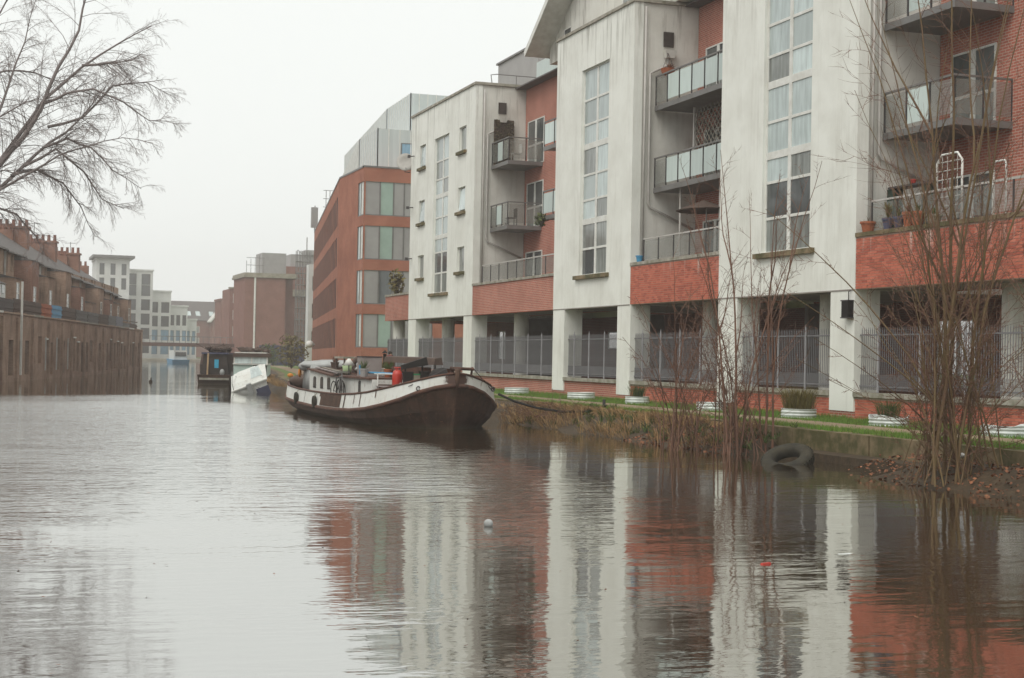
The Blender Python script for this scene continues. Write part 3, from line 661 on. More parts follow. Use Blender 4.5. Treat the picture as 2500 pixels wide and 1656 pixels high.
# ================================================================== orange brick block with zinc top floors
rb = thing("brick_office_block", "orange brick block with grey corner bays and pale zinc upper storeys", "building", (28, 112, .6))
BR = [(2.6, 4.97), (5.67, 8.07), (8.82, 11.2), (11.93, 14.32)]
F1 = Frame((25, 105.5), (1, 0), (0, -1)); F2 = Frame((25, 105.5), (0, 1), (-1, 0)); F4 = Frame((25.02, 113.5), (.1655, .9862), (-.9862, .1655))
m = MB(); F1.wall(m, 0, 9, .4, 15.3, [(0.0, 5.2, a, b) for a, b in BR], .12, 0)
F2.wall(m, 0, 8, .4, 15.3, [(0.0, 1.85, a, b) for a, b in BR], .12, 0)
m.box(25.3, 34, 106, 113.4, .4, 15.2)
part("corner_wall", m, BRICKB, rb)
for k, (a, b) in enumerate(BR):
    w = MB()
    for u in (0, 1.14, 2.12, 2.9, 5.1): F1.box(w, u, u+.09, -.12, -.03, a, b)
    for u in (0.1, 1.0, 1.76): F2.box(w, u, u+.09, -.12, -.03, a, b)
    F1.box(w, 0, 5.2, -.12, -.02, a, a+.08); F2.box(w, .1, 1.85, -.12, -.02, a, a+.08)
    bay = part("corner_bay", w, GREYM, rb)
    for u0, u1, mt in ((.09, 1.14, GREYP), (1.23, 2.12, [GREENP, GLASSD, GREENP, GREENP][k]), (2.21, 2.9, GREYP), (2.99, 5.1, GREYP)):
        q = MB(); F1.box(q, u0, u1, -.12, -.07, a+.08, b); part("bay_panel", q, mt, bay)
    for u0, u1, mt in ((.19, 1.0, WFRAME), (1.09, 1.76, GLASSP)):
        q = MB(); F2.box(q, u0, u1, -.12, -.07, a+.08, b); part("bay_panel", q, mt, bay)
LF = 52.3; holes = []
for a, b in BR:
    u = 2.6
    while u < LF-2: holes.append((u, u+1.25, a, b-.1)); u += 2.15
m = MB(); F4.wall(m, 0.55, LF, .4, 15.3, holes, .28, 0, mi_rev=1); F4.box(m, 0, .55, -.7, -.12, .4, 15.3)
m.prism([F4.p(.56, -.29, .4), F4.p(LF, -.29, .4), F4.p(LF, -12, .4), F4.p(.56, -12, .4)], (0, 0, 14.7))
part("long_wall", m, [BRICKB, DARKM], rb)  # slot reveals coloured dark to stand in for their shade
for h in holes:
    w = MB(); F4.box(w, h[0]+.05, h[1]-.05, -.27, -.24, h[2]+.05, h[3]-.05); part("window_pane", w, GLASSD, rb)
m = MB(); F1.box(m, -.04, 9, -.4, .04, 15.3, 15.42); F2.box(m, 0, 8, -.4, .04, 15.3, 15.42); F4.box(m, 0, LF, -.4, .04, 15.301, 15.421); part("roof_coping", m, GREYM, rb)
def zinc(poly, z0, z1, seams):
    m = MB(); m.prism([(x, y, z0) for x, y in poly], (0, 0, z1-z0)); o = part("zinc_storey", m, ZINC, rb)
    s = MB()
    for (x0, y0), (x1, y1), nn in seams:
        d = V((x1-x0, y1-y0)); n = V((d.y, -d.x)).normalized()
        for i in range(nn+1):
            p = V((x0, y0))+d*(i/nn); s.hexa([(p.x-.03, p.y-.03, z0+.02), (p.x+.03, p.y-.03, z0+.02), (p.x+.03, p.y+.03, z0+.02), (p.x-.03, p.y+.03, z0+.02), (p.x-.03, p.y-.03, z1+.03), (p.x+.03, p.y-.03, z1+.03), (p.x+.03, p.y+.03, z1+.03), (p.x-.03, p.y+.03, z1+.03)])
    part("seams", s, WFRAME, o)["kind"] = "stuff"
zinc([(26.5, 107.9), (38, 107.9), (42, 162), (34.9, 163), (26.6, 114)], 15.42, 18.45, [((26.5, 107.9), (38, 107.9), 14), ((26.5, 107.9), (26.6, 114), 10), ((26.6, 114), (34.9, 163), 60)])
zinc([(30, 112), (42, 112), (46, 150), (33.5, 150), (30.2, 120)], 18.45, 21.9, [((30, 112), (42, 112), 18), ((30, 112), (30.2, 120), 12), ((30.2, 120), (33.5, 150), 40)])
FZ = Frame((26.5, 107.9), (1, 0), (0, -1)); FZ.window(rb, 1.75, 2.75, [15.5, 17.5], 1, -.05, .05, fmat=GREYM, panes=BLUEW)
m = MB()
def lattice(m, c, w, h, z0):
    for i in range(4): m.tube([(c[0]+w*i/3, c[1], z0-1.2), (c[0]+w*i/3, c[1], z0+h)], .035, 4)
    for i in range(4): m.tube([(c[0]-.3, c[1], z0+h*i/3), (c[0]+w+.3, c[1], z0+h*i/3)], .03, 4)
lattice(m, (33.4, 158), 1.2, 2.6, 16.6); part("aerial_frame", m, GREYM, rb)
m = MB(); m.tube([(33.6, 164.6, 15.3), (33.6, 164.6, 18.2)], .06, 6); m.box(33.2, 33.9, 164.4, 164.8, 15.8, 18.0); part("phone_mast", m, GREYP, rb)
for k in range(2):
    dome = MB(); p = F4.p(44+k*3.2, .25, 3.1); dome.tube([F4.p(44+k*3.2, 0, 3.1), p], .05, 5); dome.blob((p[0]-.25, p[1], 3.1), .38, .38, .38, jit=0)
    part("globe_lamp", dome, WFRAME, rb, smooth=True)

# satellite dish on the far flats
d = thing("satellite_dish", "pale round satellite dish on the corner of the farthest white tower", "dish", (21.9, 82.1, 12.3))
m = MB()
ring = []
for r_, dz in ((.0, .0), (.22, .03), (.38, .09), (.5, .15)): ring.append((r_, dz))
m.lathe(ring+[(.49, .17), (.3, .09), (0.001, .03)], (0, 0, 0), 20); part("reflector", m, PIPE, d, T(21.8, 82.2, 12.75) @ Matrix.Rotation(math.radians(80), 4, 'X') @ Matrix.Rotation(math.radians(-20), 4, 'Y'), True)
m = MB(); m.tube([(22, 82, 12.2), (21.8, 82.3, 12.25), (21.8, 82.3, 12.7)], .03, 6); m.tube([(21.8, 82.2, 12.5), (21.7, 81.7, 12.35)], .02, 5); part("bracket", m, DARKM, d)

# ================================================================== far right bank: brick tower, scaffold, chimney block
bt = thing("brick_tower_block", "windowless plum brick tower with grey plant room and rooftop rail", "building", (44, 250, .6))
m = MB(); m.box(39.8, 46.4, 250, 262, .4, 14.4); part("wall", m, BRICKF, bt)
m = MB(); m.box(39.5, 48.4, 249.7, 262.3, 14.4, 14.75); m.box(39.6, 48.2, 249.8, 262.2, 14.75, 15.15); part("roof_slab", m, CONC, bt)
m = MB(); m.box(42.8, 46.8, 252, 258, 15.15, 18.6); part("plant_room", m, GREYP, bt)
m = MB(); m.tube([(41.4, 249.9, 1), (41.4, 249.9, 14.4)], .16, 6); part("drainpipe", m, WFRAME, bt)
m = MB()
for i in range(5): m.tube([(40+i*.7, 250.2, 15.1), (40+i*.7, 250.2, 18.0-.3*abs(i-3))], .04, 4)
for z in (16.4, 17.6): m.tube([(40, 250.2, z), (42.9, 250.2, z)], .04, 4)
part("guard_rail", m, GREYM, bt)
m = MB(); m.box(46.4, 48.0, 252, 262, .4, 14.4); part("stair_wall", m, BRICKF, bt)
sc = thing("scaffold", "pale tube scaffold climbing the brick tower's right side", "scaffold", (48.6, 250, .6))
m = MB()
for i in range(5):
    for j in range(2): m.tube([(48.1+i*.55, 249+j*1.2, .5), (48.1+i*.55, 249+j*1.2, 19)], .07, 4)
part("upright", m, GREYM, sc)
m = MB()
for k in range(9):
    z = 2+k*1.9; m.tube([(47.9, 249, z), (50.6, 249, z)], .06, 4); m.tube([(47.9, 249, z+1), (50.6, 249, z+1)], .05, 4)
    m.tube([(48.1, 249, z), (50.3, 249, z+1.9)] if k % 2 else [(50.3, 249, z), (48.1, 249, z+1.9)], .05, 4)
part("ledger", m, GREYM, sc)
for k in range(9):
    q = MB(); q.box(48, 50.5, 249, 250.3, 2+k*1.9-.06, 2+k*1.9); part("deck_board", q, CONC, sc)
gb = thing("brick_block", "red brick block with grey rooftop plant behind the scaffold", "building", (54, 262, .6))
m = MB(); m.box(48.5, 58, 264, 275, .4, 17.2); part("wall", m, BRICKF, gb)
m = MB(); m.box(50, 56, 265, 272, 17.2, 19.4); m.box(52.5, 57, 264.5, 268, 19.4, 20.2); m.tube([(53, 266, 20), (53, 266, 22.5)], .1, 6); m.tube([(55.2, 266, 20), (55.2, 266, 22.9)], .25, 6); part("roof_plant", m, GREYP, gb)
m = MB(); m.box(48.6, 54, 263.6, 264, 12, 13.2); part("band", m, CONC, gb)
wb_ = thing("white_annexe", "narrow white building squeezed between the scaffold and orange block", "building", (36.5, 172, .6))
F5 = Frame((34.4, 171), (1, 0), (0, -1)); hl = [(.35, 1.3, 3+k*3.1, 4.7+k*3.1) for k in range(3)]
m = MB(); F5.wall(m, 0, 4, .4, 12.2, hl, .15, 0); m.box(34.4, 38.4, 171.3, 172.6, .4, 12.19); part("wall", m, WHITEF, wb_)
for h in hl: F5.window(wb_, h[0], h[1], [h[2], h[3]], 1, .1, .07, panes=GLASSD)
cb = thing("brick_chimney_house", "tall narrow brick house with a round-topped chimney and white windows", "building", (45, 290, .6))
F6 = Frame((43.4, 290), (1, 0), (0, -1)); hl = [(.55, 1.15, 5.2+k*3.1, 7.0+k*3.1) for k in range(3)]
m = MB(); F6.wall(m, 0, 2.9, .4, 14.1, hl, .15, 0); m.box(43.4, 46.3, 290.3, 300, .4, 14.09); part("wall", m, BRICKF, cb)
for h in hl: F6.window(cb, h[0], h[1], [h[2], h[3]], 1, .1, .1, panes=GLASSP)
m = MB(); m.lathe([(.6, 14.1), (.6, 16.4), (.75, 16.4), (.75, 16.7)], (45, 292, 0), 10); part("chimney", m, BRICKF, cb)
m = MB(); m.box(43.2, 46.4, 289.8, 291, 14.1, 14.4); part("cornice", m, CONC, cb)
hf = thing("timber_hoarding", "dark blue-grey hoarding fence below the plum brick tower", "fence", (34, 188, .6))
for k in range(9):
    q = MB(); q.box(31.8+k*.62, 31.8+k*.62+.6, 188, 188.08, .5, 3.05+.04*(k % 2)); part("board", q, SLATEB, hf)
m = MB(); m.box(31.8, 37.4, 188.08, 188.16, 1, 1.15); m.box(31.8, 37.4, 188.08, 188.16, 2.5, 2.65); part("rail", m, DARKM, hf)

# ================================================================== far end of the canal: white stepped flats, slate-roofed house, bridge
def far_block(name, label, x0, x1, y, ztop, wins, cols, depth=14, blue=None, mt=None, base=.2, pw=.66):
    t = thing(name, label, "building", ((x0+x1)/2, y, .2)); F = Frame((x0, y), (1, 0), (0, -1)); W = x1-x0
    hl = []
    for z in wins:
        for c in range(cols):
            w = W/cols*pw; a = W/cols*(c+.5)-w/2; hl.append((a, a+w, z, z+2.45))
    m = MB(); F.wall(m, 0, W, base, ztop, hl, .25, 0); m.box(x0, x1, y+.3, y+depth, base, ztop-.01); m.box(x0-.2, x1+.2, y-.25, y+depth, ztop, ztop+.35)
    part("wall", m, mt or WHITEF, t)
    for h in hl:
        F.window(t, h[0], h[1], [h[2], h[3]], 1, .2, .07, fmat=GREYM, panes=BLUEW if blue and h[2] < blue else GLASSD)
    return t
w1 = far_block("white_flats", "tallest white block of the distant flats with an oversailing flat roof", 22.3, 29.2, 340, 21.6, [15.2, 18.3], 3, pw=.45)
m = MB(); m.box(21.4, 30.2, 338.8, 352, 21.95, 22.5); part("roof", m, GREYM, w1)
far_block("white_flats", "distant white flats stepping down, second block with tall dark windows", 29.3, 35.4, 352, 20.0, [1.6, 4.8, 8.0, 11.2, 14.4, 16.9], 2, blue=0, pw=.64)
far_block("white_flats", "distant white flats, middle block of square windows above the footbridge", 35.5, 40.6, 362, 15.8, [1.4, 4.6, 7.8, 11.0], 2, blue=5, pw=.72)
far_block("white_flats", "distant white flats, lower block with narrow and wide windows", 40.7, 44.9, 366, 12.6, [1.4, 4.6, 8.2], 3, blue=5, pw=.66)
far_block("white_flats", "distant white flats, lowest end block beside the brick house", 45, 47.6, 370, 9.6, [1.4, 4.6], 2, blue=5, pw=.6)
qy = MB(); qy.box(20, 48.6, 336, 371, -.5, .5); tag(part("quay", qy, CONC, None), "low pale stone quay under the distant white flats", "quay", kind="structure")
sh = thing("slate_roof_house", "distant brick house under a long grey slate roof with skylights", "building", (54, 420, .6))
m = MB(); m.box(45.5, 63, 420, 436, .4, 10.6); part("wall", m, BRICKF, sh)
m = MB(); m.prism([(44.8, 419.6, 10.6), (44.8, 428, 16.0), (44.8, 437, 10.6)], (18.6, 0, 0)); rf = part("roof", m, SLATE, sh)
for x in (51.5, 54.0, 57.6):
    q = MB(); q.hexa([(x, 421.6, 11.95), (x+1.2, 421.6, 11.95), (x+1.2, 421.6, 11.8), (x, 421.6, 11.8), (x, 423.4, 13.15), (x+1.2, 423.4, 13.15), (x+1.2, 423.4, 13), (x, 423.4, 13)]); part("skylight", q, GLASSP, rf)
m = MB(); m.prism([(57.5, 414, 10.5), (61.2, 414, 15.2), (64.9, 414, 10.5), (64.9, 414, .4), (57.5, 414, .4)], (0, 6, 0)); part("gable_wall", m, BRICKF, sh)
m = MB(); m.prism([(56.9, 413.4, 10.0), (61.2, 413.4, 15.5), (61.2, 413.4, 15.9), (56.7, 413.4, 10.3)], (0, 7, 0)); part("verge", m, WFRAME, sh)
F7 = Frame((45.5, 420), (1, 0), (0, -1))
for z in (4.2, 7.3):
    for x in (1, 3.4, 5.8, 8.2): F7.window(sh, x, x+1.1, [z, z+1.7], 1, -.05, .1, panes=GLASSM)
tr = thing("dark_building", "small square grey-topped building beside the slate roof", "building", (56, 330, .6))
m = MB(); m.box(47.6, 51.5, 330, 340, .4, 13.2); m.box(47.4, 51.7, 329.8, 340, 13.2, 13.6); part("wall", m, BRICKF, tr)
bd = thing("footbridge", "flat dark girder bridge crossing the far canal", "bridge", (32, 262, 0))
m = MB(); m.box(20, 41, 260, 264, 2.95, 3.55); part("girder", m, RUST, bd)
m = MB(); m.box(20, 41, 260, 260.12, 4.55, 4.65); part("handrail", m, GREYM, bd)
for k in range(22):
    q = MB(); q.box(20+k*.97, 20.08+k*.97, 260.02, 260.1, 3.55, 4.55); part("baluster", q, GREYM, bd)
for xa, xb in ((21, 24.4), (38.6, 42)): m = MB(); m.box(xa, xb, 259.5, 265, -.5, 2.94); part("abutment", m, BRICKF, bd)

# ================================================================== left bank: canal-side wall and brick terrace
TF = Frame((LB0.x, LB0.y), (LT.x, LT.y), (LN.x, LN.y))
cw = thing("canalside_wall", "long brown brick canal wall with bricked arches under the terrace yards", "wall", (*lb(30), 0))
holes = []; s = -10.0; r = random.Random(4)
while s < 68:
    w = r.uniform(.9, 1.5); z0 = r.choice((.3, .4, 1.1, .6)); holes.append((s, s+w, z0, r.uniform(2.5, 3.0))); s += w+r.uniform(.8, 1.6)
m = MB(); TF.wall(m, -130, 70.6, -.6, 4.2, holes, .35, .5); part("wall_body", m, BRICKW, cw)
for h in holes:
    q = MB(); mt = r.choice((DARKIN, DARKIN, BRICKD, GLASSD, TARP)); TF.box(q, h[0], h[1], -.34, -.26, h[2], h[3]); o = part("infill_panel", q, mt, cw)
    if r.random() < .22:
        q = MB(); TF.box(q, h[0]-.1, h[1]+.1, -.05, .08, h[3], h[3]+.1); part("lintel", q, WFRAME, cw)
s = -12
while s < 70:
    q = MB(); TF.box(q, s, s+.42, .002, .16, -.6, 4.0); part("pier", q, BRICKW, cw); s += r.uniform(4.2, 6.5)
s = -12.
while s < 70.2:
    L_ = min(r.uniform(2, 4.5), 70.6-s); q = MB(); TF.box(q, s, s+L_-.02, -.55, .1, 4.2, 4.28+r.uniform(0, .05)); part("coping", q, WFRAME if r.random() < .16 else (COPE if r.random() < .3 else BRICKD), cw); s += L_
q = MB(); TF.box(q, 5.2, 5.32, .1, .22, .4, 6.3); part("drainpipe", q, WFRAME, cw)
for s_ in (18.2, 13.9, 23.0):
    q = MB(); TF.box(q, s_, s_+.1, .1, .18, .6, 2.9); part("drainpipe", q, PIPE, cw)
# terraced houses
hn = ["nearest terraced house at the frame's left edge", "second house along the brown brick terrace", "third house along the brown brick terrace", "fourth house along the brown brick terrace", "fifth house along the brown brick terrace",
      "sixth house along the brown brick terrace", "seventh house along the brown brick terrace", "eighth house along the brown brick terrace", "ninth house along the brown brick terrace", "tenth house along the brown brick terrace", "eleventh house along the brown brick terrace", "last terraced house at the far end of the terrace"]
HW = 6.3; D0 = -2.2
for k in range(12):
    s0 = -8.0+k*HW; s1 = s0+HW-.03; c = lb(s0+HW/2, D0)
    t = thing("terraced_house", "brown stock brick " + hn[k], "house", (*c, 4.1), group="brick terrace on the left bank")
    H = Frame(lb(s0, D0), (LT.x, LT.y), (LN.x, LN.y)); W = s1-s0; ez = 8.9-.018*(s0+8)
    hl = [(.55, 1.5, 5.0, 6.6), (2.4, 3.1, 5.3, 6.8), (.6, 1.45, 7.2, 8.5), (2.4, 3.1, 7.3, 8.5)]
    m = MB(); H.wall(m, 0, W, 4.0, ez, hl, .2, 0); m.prism([H.p(0, -.21, 4.0), H.p(W, -.21, 4.0), H.p(W, -8, 4.0), H.p(0, -8, 4.0)], (0, 0, ez-4.02)); part("wall", m, BRICKD, t)
    ed = rnd.uniform(1.0, 1.5); ez2 = ez-rnd.choice((.25, .4, 1.1, 2.0)); ea, eb = 3.55, W-.06       # rear extension
    HE = Frame(lb(s0, D0+ed), (LT.x, LT.y), (LN.x, LN.y))
    m = MB(); H.box(m, ea, eb, .002, ed, 4.0, ez2); ex = part("rear_extension", m, BRICKW if k % 3 else BRICKC, t)
    q = MB(); q.prism([H.p(ea-.05, ed+.12, ez2), H.p(ea-.05, .0, ez2+.3), H.p(ea-.05, .0, ez2)], tuple(H.u*(eb-ea+.1))); part("lean_to_roof", q, SLATE, ex)
    for zz in ((5.0, 6.4), (7.0, 8.1)):
        if zz[1] < ez2-.1: HE.window(ex, 4.25, 5.15, [zz[0], (zz[0]+zz[1])/2, zz[1]], 1, -.03, .07, panes=lambda c, r_: rnd.choice((GLASSD, GLASSM)))
    for h in hl:
        if h[0] > 4: continue
        H.window(t, h[0], h[1], [h[2], (h[2]+h[3])/2, h[3]], 1, .14, .06, panes=lambda c, r_: rnd.choice((GLASSD, GLASSD, GLASSM)))
    zr = ez+2.7
    m = MB(); m.prism([H.p(0, .25, ez-.02), H.p(0, .25, ez+.08), H.p(0, -4.0, zr+.1), H.p(0, -8.2, ez+.08), H.p(0, -8.2, ez-.02), H.p(0, -4.0, zr-.02)], tuple(H.u*(W+.0)))
    rf = part("roof", m, SLATE, t)
    q = MB(); H.box(q, 0, W, .25, .36, ez-.06, ez+.05); part("gutter", q, GREYM, rf)
    q = MB(); H.box(q, .12, .24, .02, .14, 4.4, ez); part("drainpipe", q, [PIPE, WFRAME, WFRAME, PIPE][k % 4], t)
    if k % 2 == 0:
        q = MB(); H.box(q, -.5, .5, -5.4, -2.0, ez+.4, zr+.75); H.box(q, -.6, .6, -5.5, -1.9, zr+.6, zr+.76); ch = part("chimney", q, BRICKC, rf)
        for i in range(7):
            q = MB(); q.lathe([(.15, 0), (.12, .5), (.15, .55)], H.p(.0, -2.15-i*.5, zr+.75), 8); part("chimney_pot", q, CLAY, ch)
    if k % 3 == 1:
        q = MB(); c_ = V(H.p(W-.5, -3.8, zr+.3)); q.tube([c_, c_+V((0, 0, 1.9))], .03, 4); q.tube([c_+V((-.5, .1, 1.8)), c_+V((.5, -.1, 1.8))], .02, 4)
        for j in range(4): q.tube([c_+V((-.4+j*.27, -.3, 1.8)), c_+V((-.4+j*.27, .3, 1.8))], .015, 4)
        part("aerial", q, GREYM, rf)
    if k % 2:
        q = MB(); H.box(q, W-.95, W-.1, -4.6, -3.0, ez+.8, zr+.35); ch = part("chimney", q, BRICKC, rf)
        for i in range(3):
            q = MB(); q.lathe([(.13, 0), (.11, .45)], H.p(W-.5, -3.3-i*.5, zr+.35), 8); part("chimney_pot", q, CLAY, ch)
# yard fences on the wall
fc = [DARKM, TARP, TERRA, BLUE, TARP, DARKM, DARKM, TARP, DARKM, SLATEB, DARKM, TARP]
fl = ["dark", "brown", "orange-brown", "blue", "brown", "dark", "black", "brown", "dark", "blue-grey", "dark", "brown"]
ordn = ["first", "second", "third", "fourth", "fifth", "sixth", "seventh", "eighth", "ninth", "tenth", "eleventh", "last"]
pos = [(-8, 4.9), (5, 14.4), (14.5, 18.4), (18.5, 22.6), (22.7, 29), (29.2, 35), (35.2, 41), (41.2, 47), (47.2, 52), (52.2, 57), (57.2, 62), (62.2, 68)]
for k, (a, b) in enumerate(pos):
    t = thing("yard_fence", fl[k]+" timber yard fence on the canal wall, "+ordn[k]+" from the left", "fence", (*lb((a+b)/2, -.3), 4.2), group="yard fences on the canal wall")
    n = int((b-a)/.5); st = (b-a)/n; h = 5.2+rnd.uniform(-.12, .1)-(.35 if k > 9 else 0)
    for i in range(n):
        q = MB(); TF.box(q, a+st*i+.008, a+st*(i+1)-.008, -.36, -.31, 4.2, h+rnd.uniform(-.02, .02)); part("board", q, fc[k], t)
    q = MB(); TF.box(q, a, b, -.31, -.25, 4.55, 4.65); TF.box(q, a, b, -.31, -.25, 4.95, 5.05); part("rail", q, fc[k], t)
cons = thing("white_conservatory", "small white glazed bay in the yard of the nearest terraced house", "conservatory", (*lb(1.5, -1), 4.2))
m = MB(); TF.box(m, -1.2, 3.9, -2.1, -.6, 5.2, 5.35); TF.box(m, -1.2, 3.9, -.75, -.6, 5.35, 6.05); part("wall", m, WHITEF, cons)
for i in range(4):
    q = MB(); TF.box(q, -.9+i*1.2, -.1+i*1.2, -.6, -.57, 5.45, 5.98); part("pane", q, GLASSM, cons)
m = MB(); m.prism([TF.p(-1.3, -.5, 6.06), TF.p(-1.3, -2.15, 6.75), TF.p(-1.3, -2.15, 6.06)], tuple(TF.u*5.3)); part("roof", m, SLATE, cons)

# ================================================================== the moored barge
CXB, YB = 12.55, 41.2
dd = [0, .1, .25, .6, 1.1, 1.8, 2.8, 4.2, 6, 8, 10, 13, 15.5, 17.2, 18.4, 19.2, 19.6]
hs_ = [.04, .3, .55, .98, 1.38, 1.72, 1.98, 2.1, 2.12, 2.12, 2.1, 2.05, 1.9, 1.6, 1.15, .65, .05]
hw_ = [.02, .13, .26, .58, .98, 1.38, 1.68, 1.83, 1.87, 1.87, 1.85, 1.78, 1.5, 1.1, .55, .2, .02]
zr_ = [1.60, 1.57, 1.52, 1.40, 1.26, 1.12, .98, .89, .83, .81, .81, .84, .90, .97, 1.03, 1.07, 1.09]
zw_ = [1.30, 1.28, 1.23, 1.08, .86, .68, .53, .44, .39, .37, .37, .40, .45, .52, .58, .61, .63]
yo_ = [.42, .42, .42, .40, .36, .3, .2, .1, 0, 0, 0, 0, -.1, -.25, -.4, -.5, -.5]
def hull_line(kind, side):
    out = []
    for k, d in enumerate(dd):
        f = {"rail": (hs_[k]*.965, zr_[k], 0), "white": (hs_[k], zw_[k], 0), "strake": (hs_[k]*1.0, zw_[k]-.09, .02), "mid": ((hs_[k]+hw_[k])/2+.06*min(1, hs_[k]), (zw_[k]-.09)*.48, .45), "water": (hw_[k], 0, 1), "keel": (hw_[k]*.75, -.6, 1.3)}[kind]
        out.append(V((CXB+side*f[0], YB+d+yo_[k]*f[2], f[1])))
    return out
bg_ = thing("barge", "black and white Dutch barge moored bow-on beside the towpath", "barge", (CXB, 50, 0))
def skin(a, b, m, flip, mi=0, rng=None):
    for i in range(len(a)-1):
        q = (a[i], a[i+1], b[i+1], b[i]); m.quad(*(q if flip else q[::-1]), (mi if not rng else rng(i)))
hl_ = {(k, s): hull_line(k, s) for k in ("rail", "white", "strake", "mid", "water", "keel") for s in (-1, 1)}
m = MB()
for s in (-1, 1):
    for a, b in (("strake", "mid"), ("mid", "water"), ("water", "keel")): skin(hl_[(a, s)], hl_[(b, s)], m, s > 0)
hull = part("hull", m, HULL, bg_, smooth=True)
m = MB()
for s in (-1, 1):
    skin(hl_[("rail", s)], hl_[("white", s)], m, s > 0, rng=lambda i: 0)
    inn = [V((CXB+(p.x-CXB)*.96, p.y, p.z)) for p in hl_[("rail", s)]]; inb = [V((CXB+(p.x-CXB)*.95, p.y, q.z-.02)) for p, q in zip(hl_[("rail", s)], hl_[("white", s)])]
    skin(inn, inb, m, s < 0, 1); skin(hl_[("rail", s)], inn, m, s < 0, 1)
part("bulwark", m, [HULLW, RUST], bg_, smooth=True)
m = MB(); a, b = [[V((CXB+(p.x-CXB)*.95, p.y, p.z+.05)) for p in hl_[("white", s)]] for s in (-1, 1)]
skin(a, b, m, True); part("deck", m, RUST, bg_)
m = MB()
for s in (-1, 1): m.tube(hl_[("rail", s)], .035, 6)
part("rail", m, RUST, bg_, smooth=True)
m = MB()
for s in (-1, 1):
    m.tube([(a+b)/2 for a, b in zip(hl_[("white", s)], hl_[("strake", s)])], .062, 8)
part("rubbing_strake", m, RUST, bg_, smooth=True)
m = MB(); m.tube([(CXB, 41.72, -.5), (CXB, 41.55, .3), (CXB, 41.3, 1.2), (CXB, 41.17, 1.72)], [.07, .08, .09, .08], 8)
part("stem_post", m, HULL, bg_, smooth=True)
# black patch and streaks on the white bulwark
m = MB()
def side_pt(d, f, out=.012):
    for k in range(len(dd)-1):
        if dd[k] <= d <= dd[k+1]:
            t = (d-dd[k])/(dd[k+1]-dd[k]); a = hl_[("rail", -1)][k].lerp(hl_[("rail", -1)][k+1], t); b = hl_[("white", -1)][k].lerp(hl_[("white", -1)][k+1], t)
            p = a.lerp(b, f); return V((p.x-out, p.y, p.z))
for pn_, (d0, d1, f0, f1) in (("leeboard_plate", (5.55, 8.55, .08, .93)), ("leeboard_plate", (8.55, 8.75, .08, .3)), ("fender_strap", (5.0, 5.12, .0, 1)), ("rust_run", (3.3, 3.36, 0, .9)), ("rust_run", (3.9, 3.94, 0, .7)), ("rust_run", (9.6, 9.64, .1, .95)), ("rust_run", (11.3, 11.34, .1, .95)), ("rust_run", (2.2, 2.25, 0, .5))):
    n = 6; m = MB()
    for i in range(n):
        a, b = d0+(d1-d0)*i/n, d0+(d1-d0)*(i+1)/n; m.quad(side_pt(b, f0), side_pt(a, f0), side_pt(a, f1), side_pt(b, f1))
    part(pn_, m, RUST if pn_ == "rust_run" else HULL, bg_)
# cabin
m = MB(); CZ = lambda y: 1.33+max(0, (y-50.5))*.042
ys = [45.3, 47, 49, 50.8, 52.6, 54.7]; FC = Frame((11.1, 0), (0, 1), (-1, 0))
wins = [(53.55, 54.0), (52.35, 52.8), (51.2, 51.65), (49.4, 49.8), (46.75, 47.05)]
for x, fl in ((11.1, 0), (14.0, 1)):
    for y0, y1 in zip(ys, ys[1:]):
        q = ((x, y0, .45), (x, y1, .45), (x, y1, CZ(y1)), (x, y0, CZ(y0))); m.quad(*(q if fl else q[::-1]))
m.quad((11.1, 45.3, .45), (14, 45.3, .45), (14, 45.3, CZ(45.3)), (11.1, 45.3, CZ(45.3))); m.quad((14, 54.7, .45), (11.1, 54.7, .45), (11.1, 54.7, CZ(54.7)), (14, 54.7, CZ(54.7)))
cab = part("cabin", m, HULLW, bg_)
m = MB()
for y0, y1 in zip(ys, ys[1:]): m.hexa([(11.0, y0, CZ(y0)), (14.1, y0, CZ(y0)), (14.1, y1, CZ(y1)), (11.0, y1, CZ(y1)), (11.0, y0, CZ(y0)+.05), (14.1, y0, CZ(y0)+.05), (14.1, y1, CZ(y1)+.05), (11.0, y1, CZ(y1)+.05)])
part("cabin_roof", m, RUST, cab)
for a, b in wins:
    z0, z1 = (.88, 1.28); mid = (a+b)/2
    m = MB(); pts_ = [(11.085, a, z0), (11.085, b, z0), (11.085, b, z1-.07), (11.085, b-.08, z1), (11.085, a+.08, z1), (11.085, a, z1-.07)]
    m.prism(pts_, (.02, 0, 0)); part("window", m, GLASSD, cab)
m = MB(); m.box(11.3, 13.8, 42.9, 45.25, .6, 1.12); part("hold_coaming", m, RUST, bg_)
m = MB()
for k in range(8): m.box(11.2, 13.9, 42.85+k*.3, 43.12+k*.3, 1.12, 1.15)
part("hatch_boards", m, WOODG, bg_)
# wheelhouse under a grey cover, stern clutter
m = MB(); m.hexa([(11.15, 54.75, .7), (13.4, 54.75, .7), (13.4, 56.3, .7), (11.15, 56.3, .7), (11.2, 54.8, 1.66), (13.3, 54.8, 1.66), (13.3, 56.3, 1.66), (11.2, 56.3, 1.66)])
m.blob((12.2, 55.6, 1.66), 1.25, 1.0, .22, 14, 8, jit=.05); m.blob((11.35, 56.0, 1.62), .45, .5, .2, 10, 6, jit=.06)
part("wheelhouse_cover", m, CLOTHG, bg_, smooth=True)
m = MB(); m.tube([(CXB, 41.25, 1.7), (CXB-.15, 41.35, 1.75)], .05, 6); m.tube([(CXB-.1, 41.6, 1.74), (CXB+.62, 41.7, 1.72)], .045, 8); m.tube([(CXB+.55, 41.8, 1.3), (CXB+.6, 41.75, 1.78)], .03, 6)
m.lathe([(.14, 0), (.09, .08), (.09, .22), (.14, .3)], (CXB-.05, 41.7, 1.42), 10); part("windlass", m, RUST, bg_)
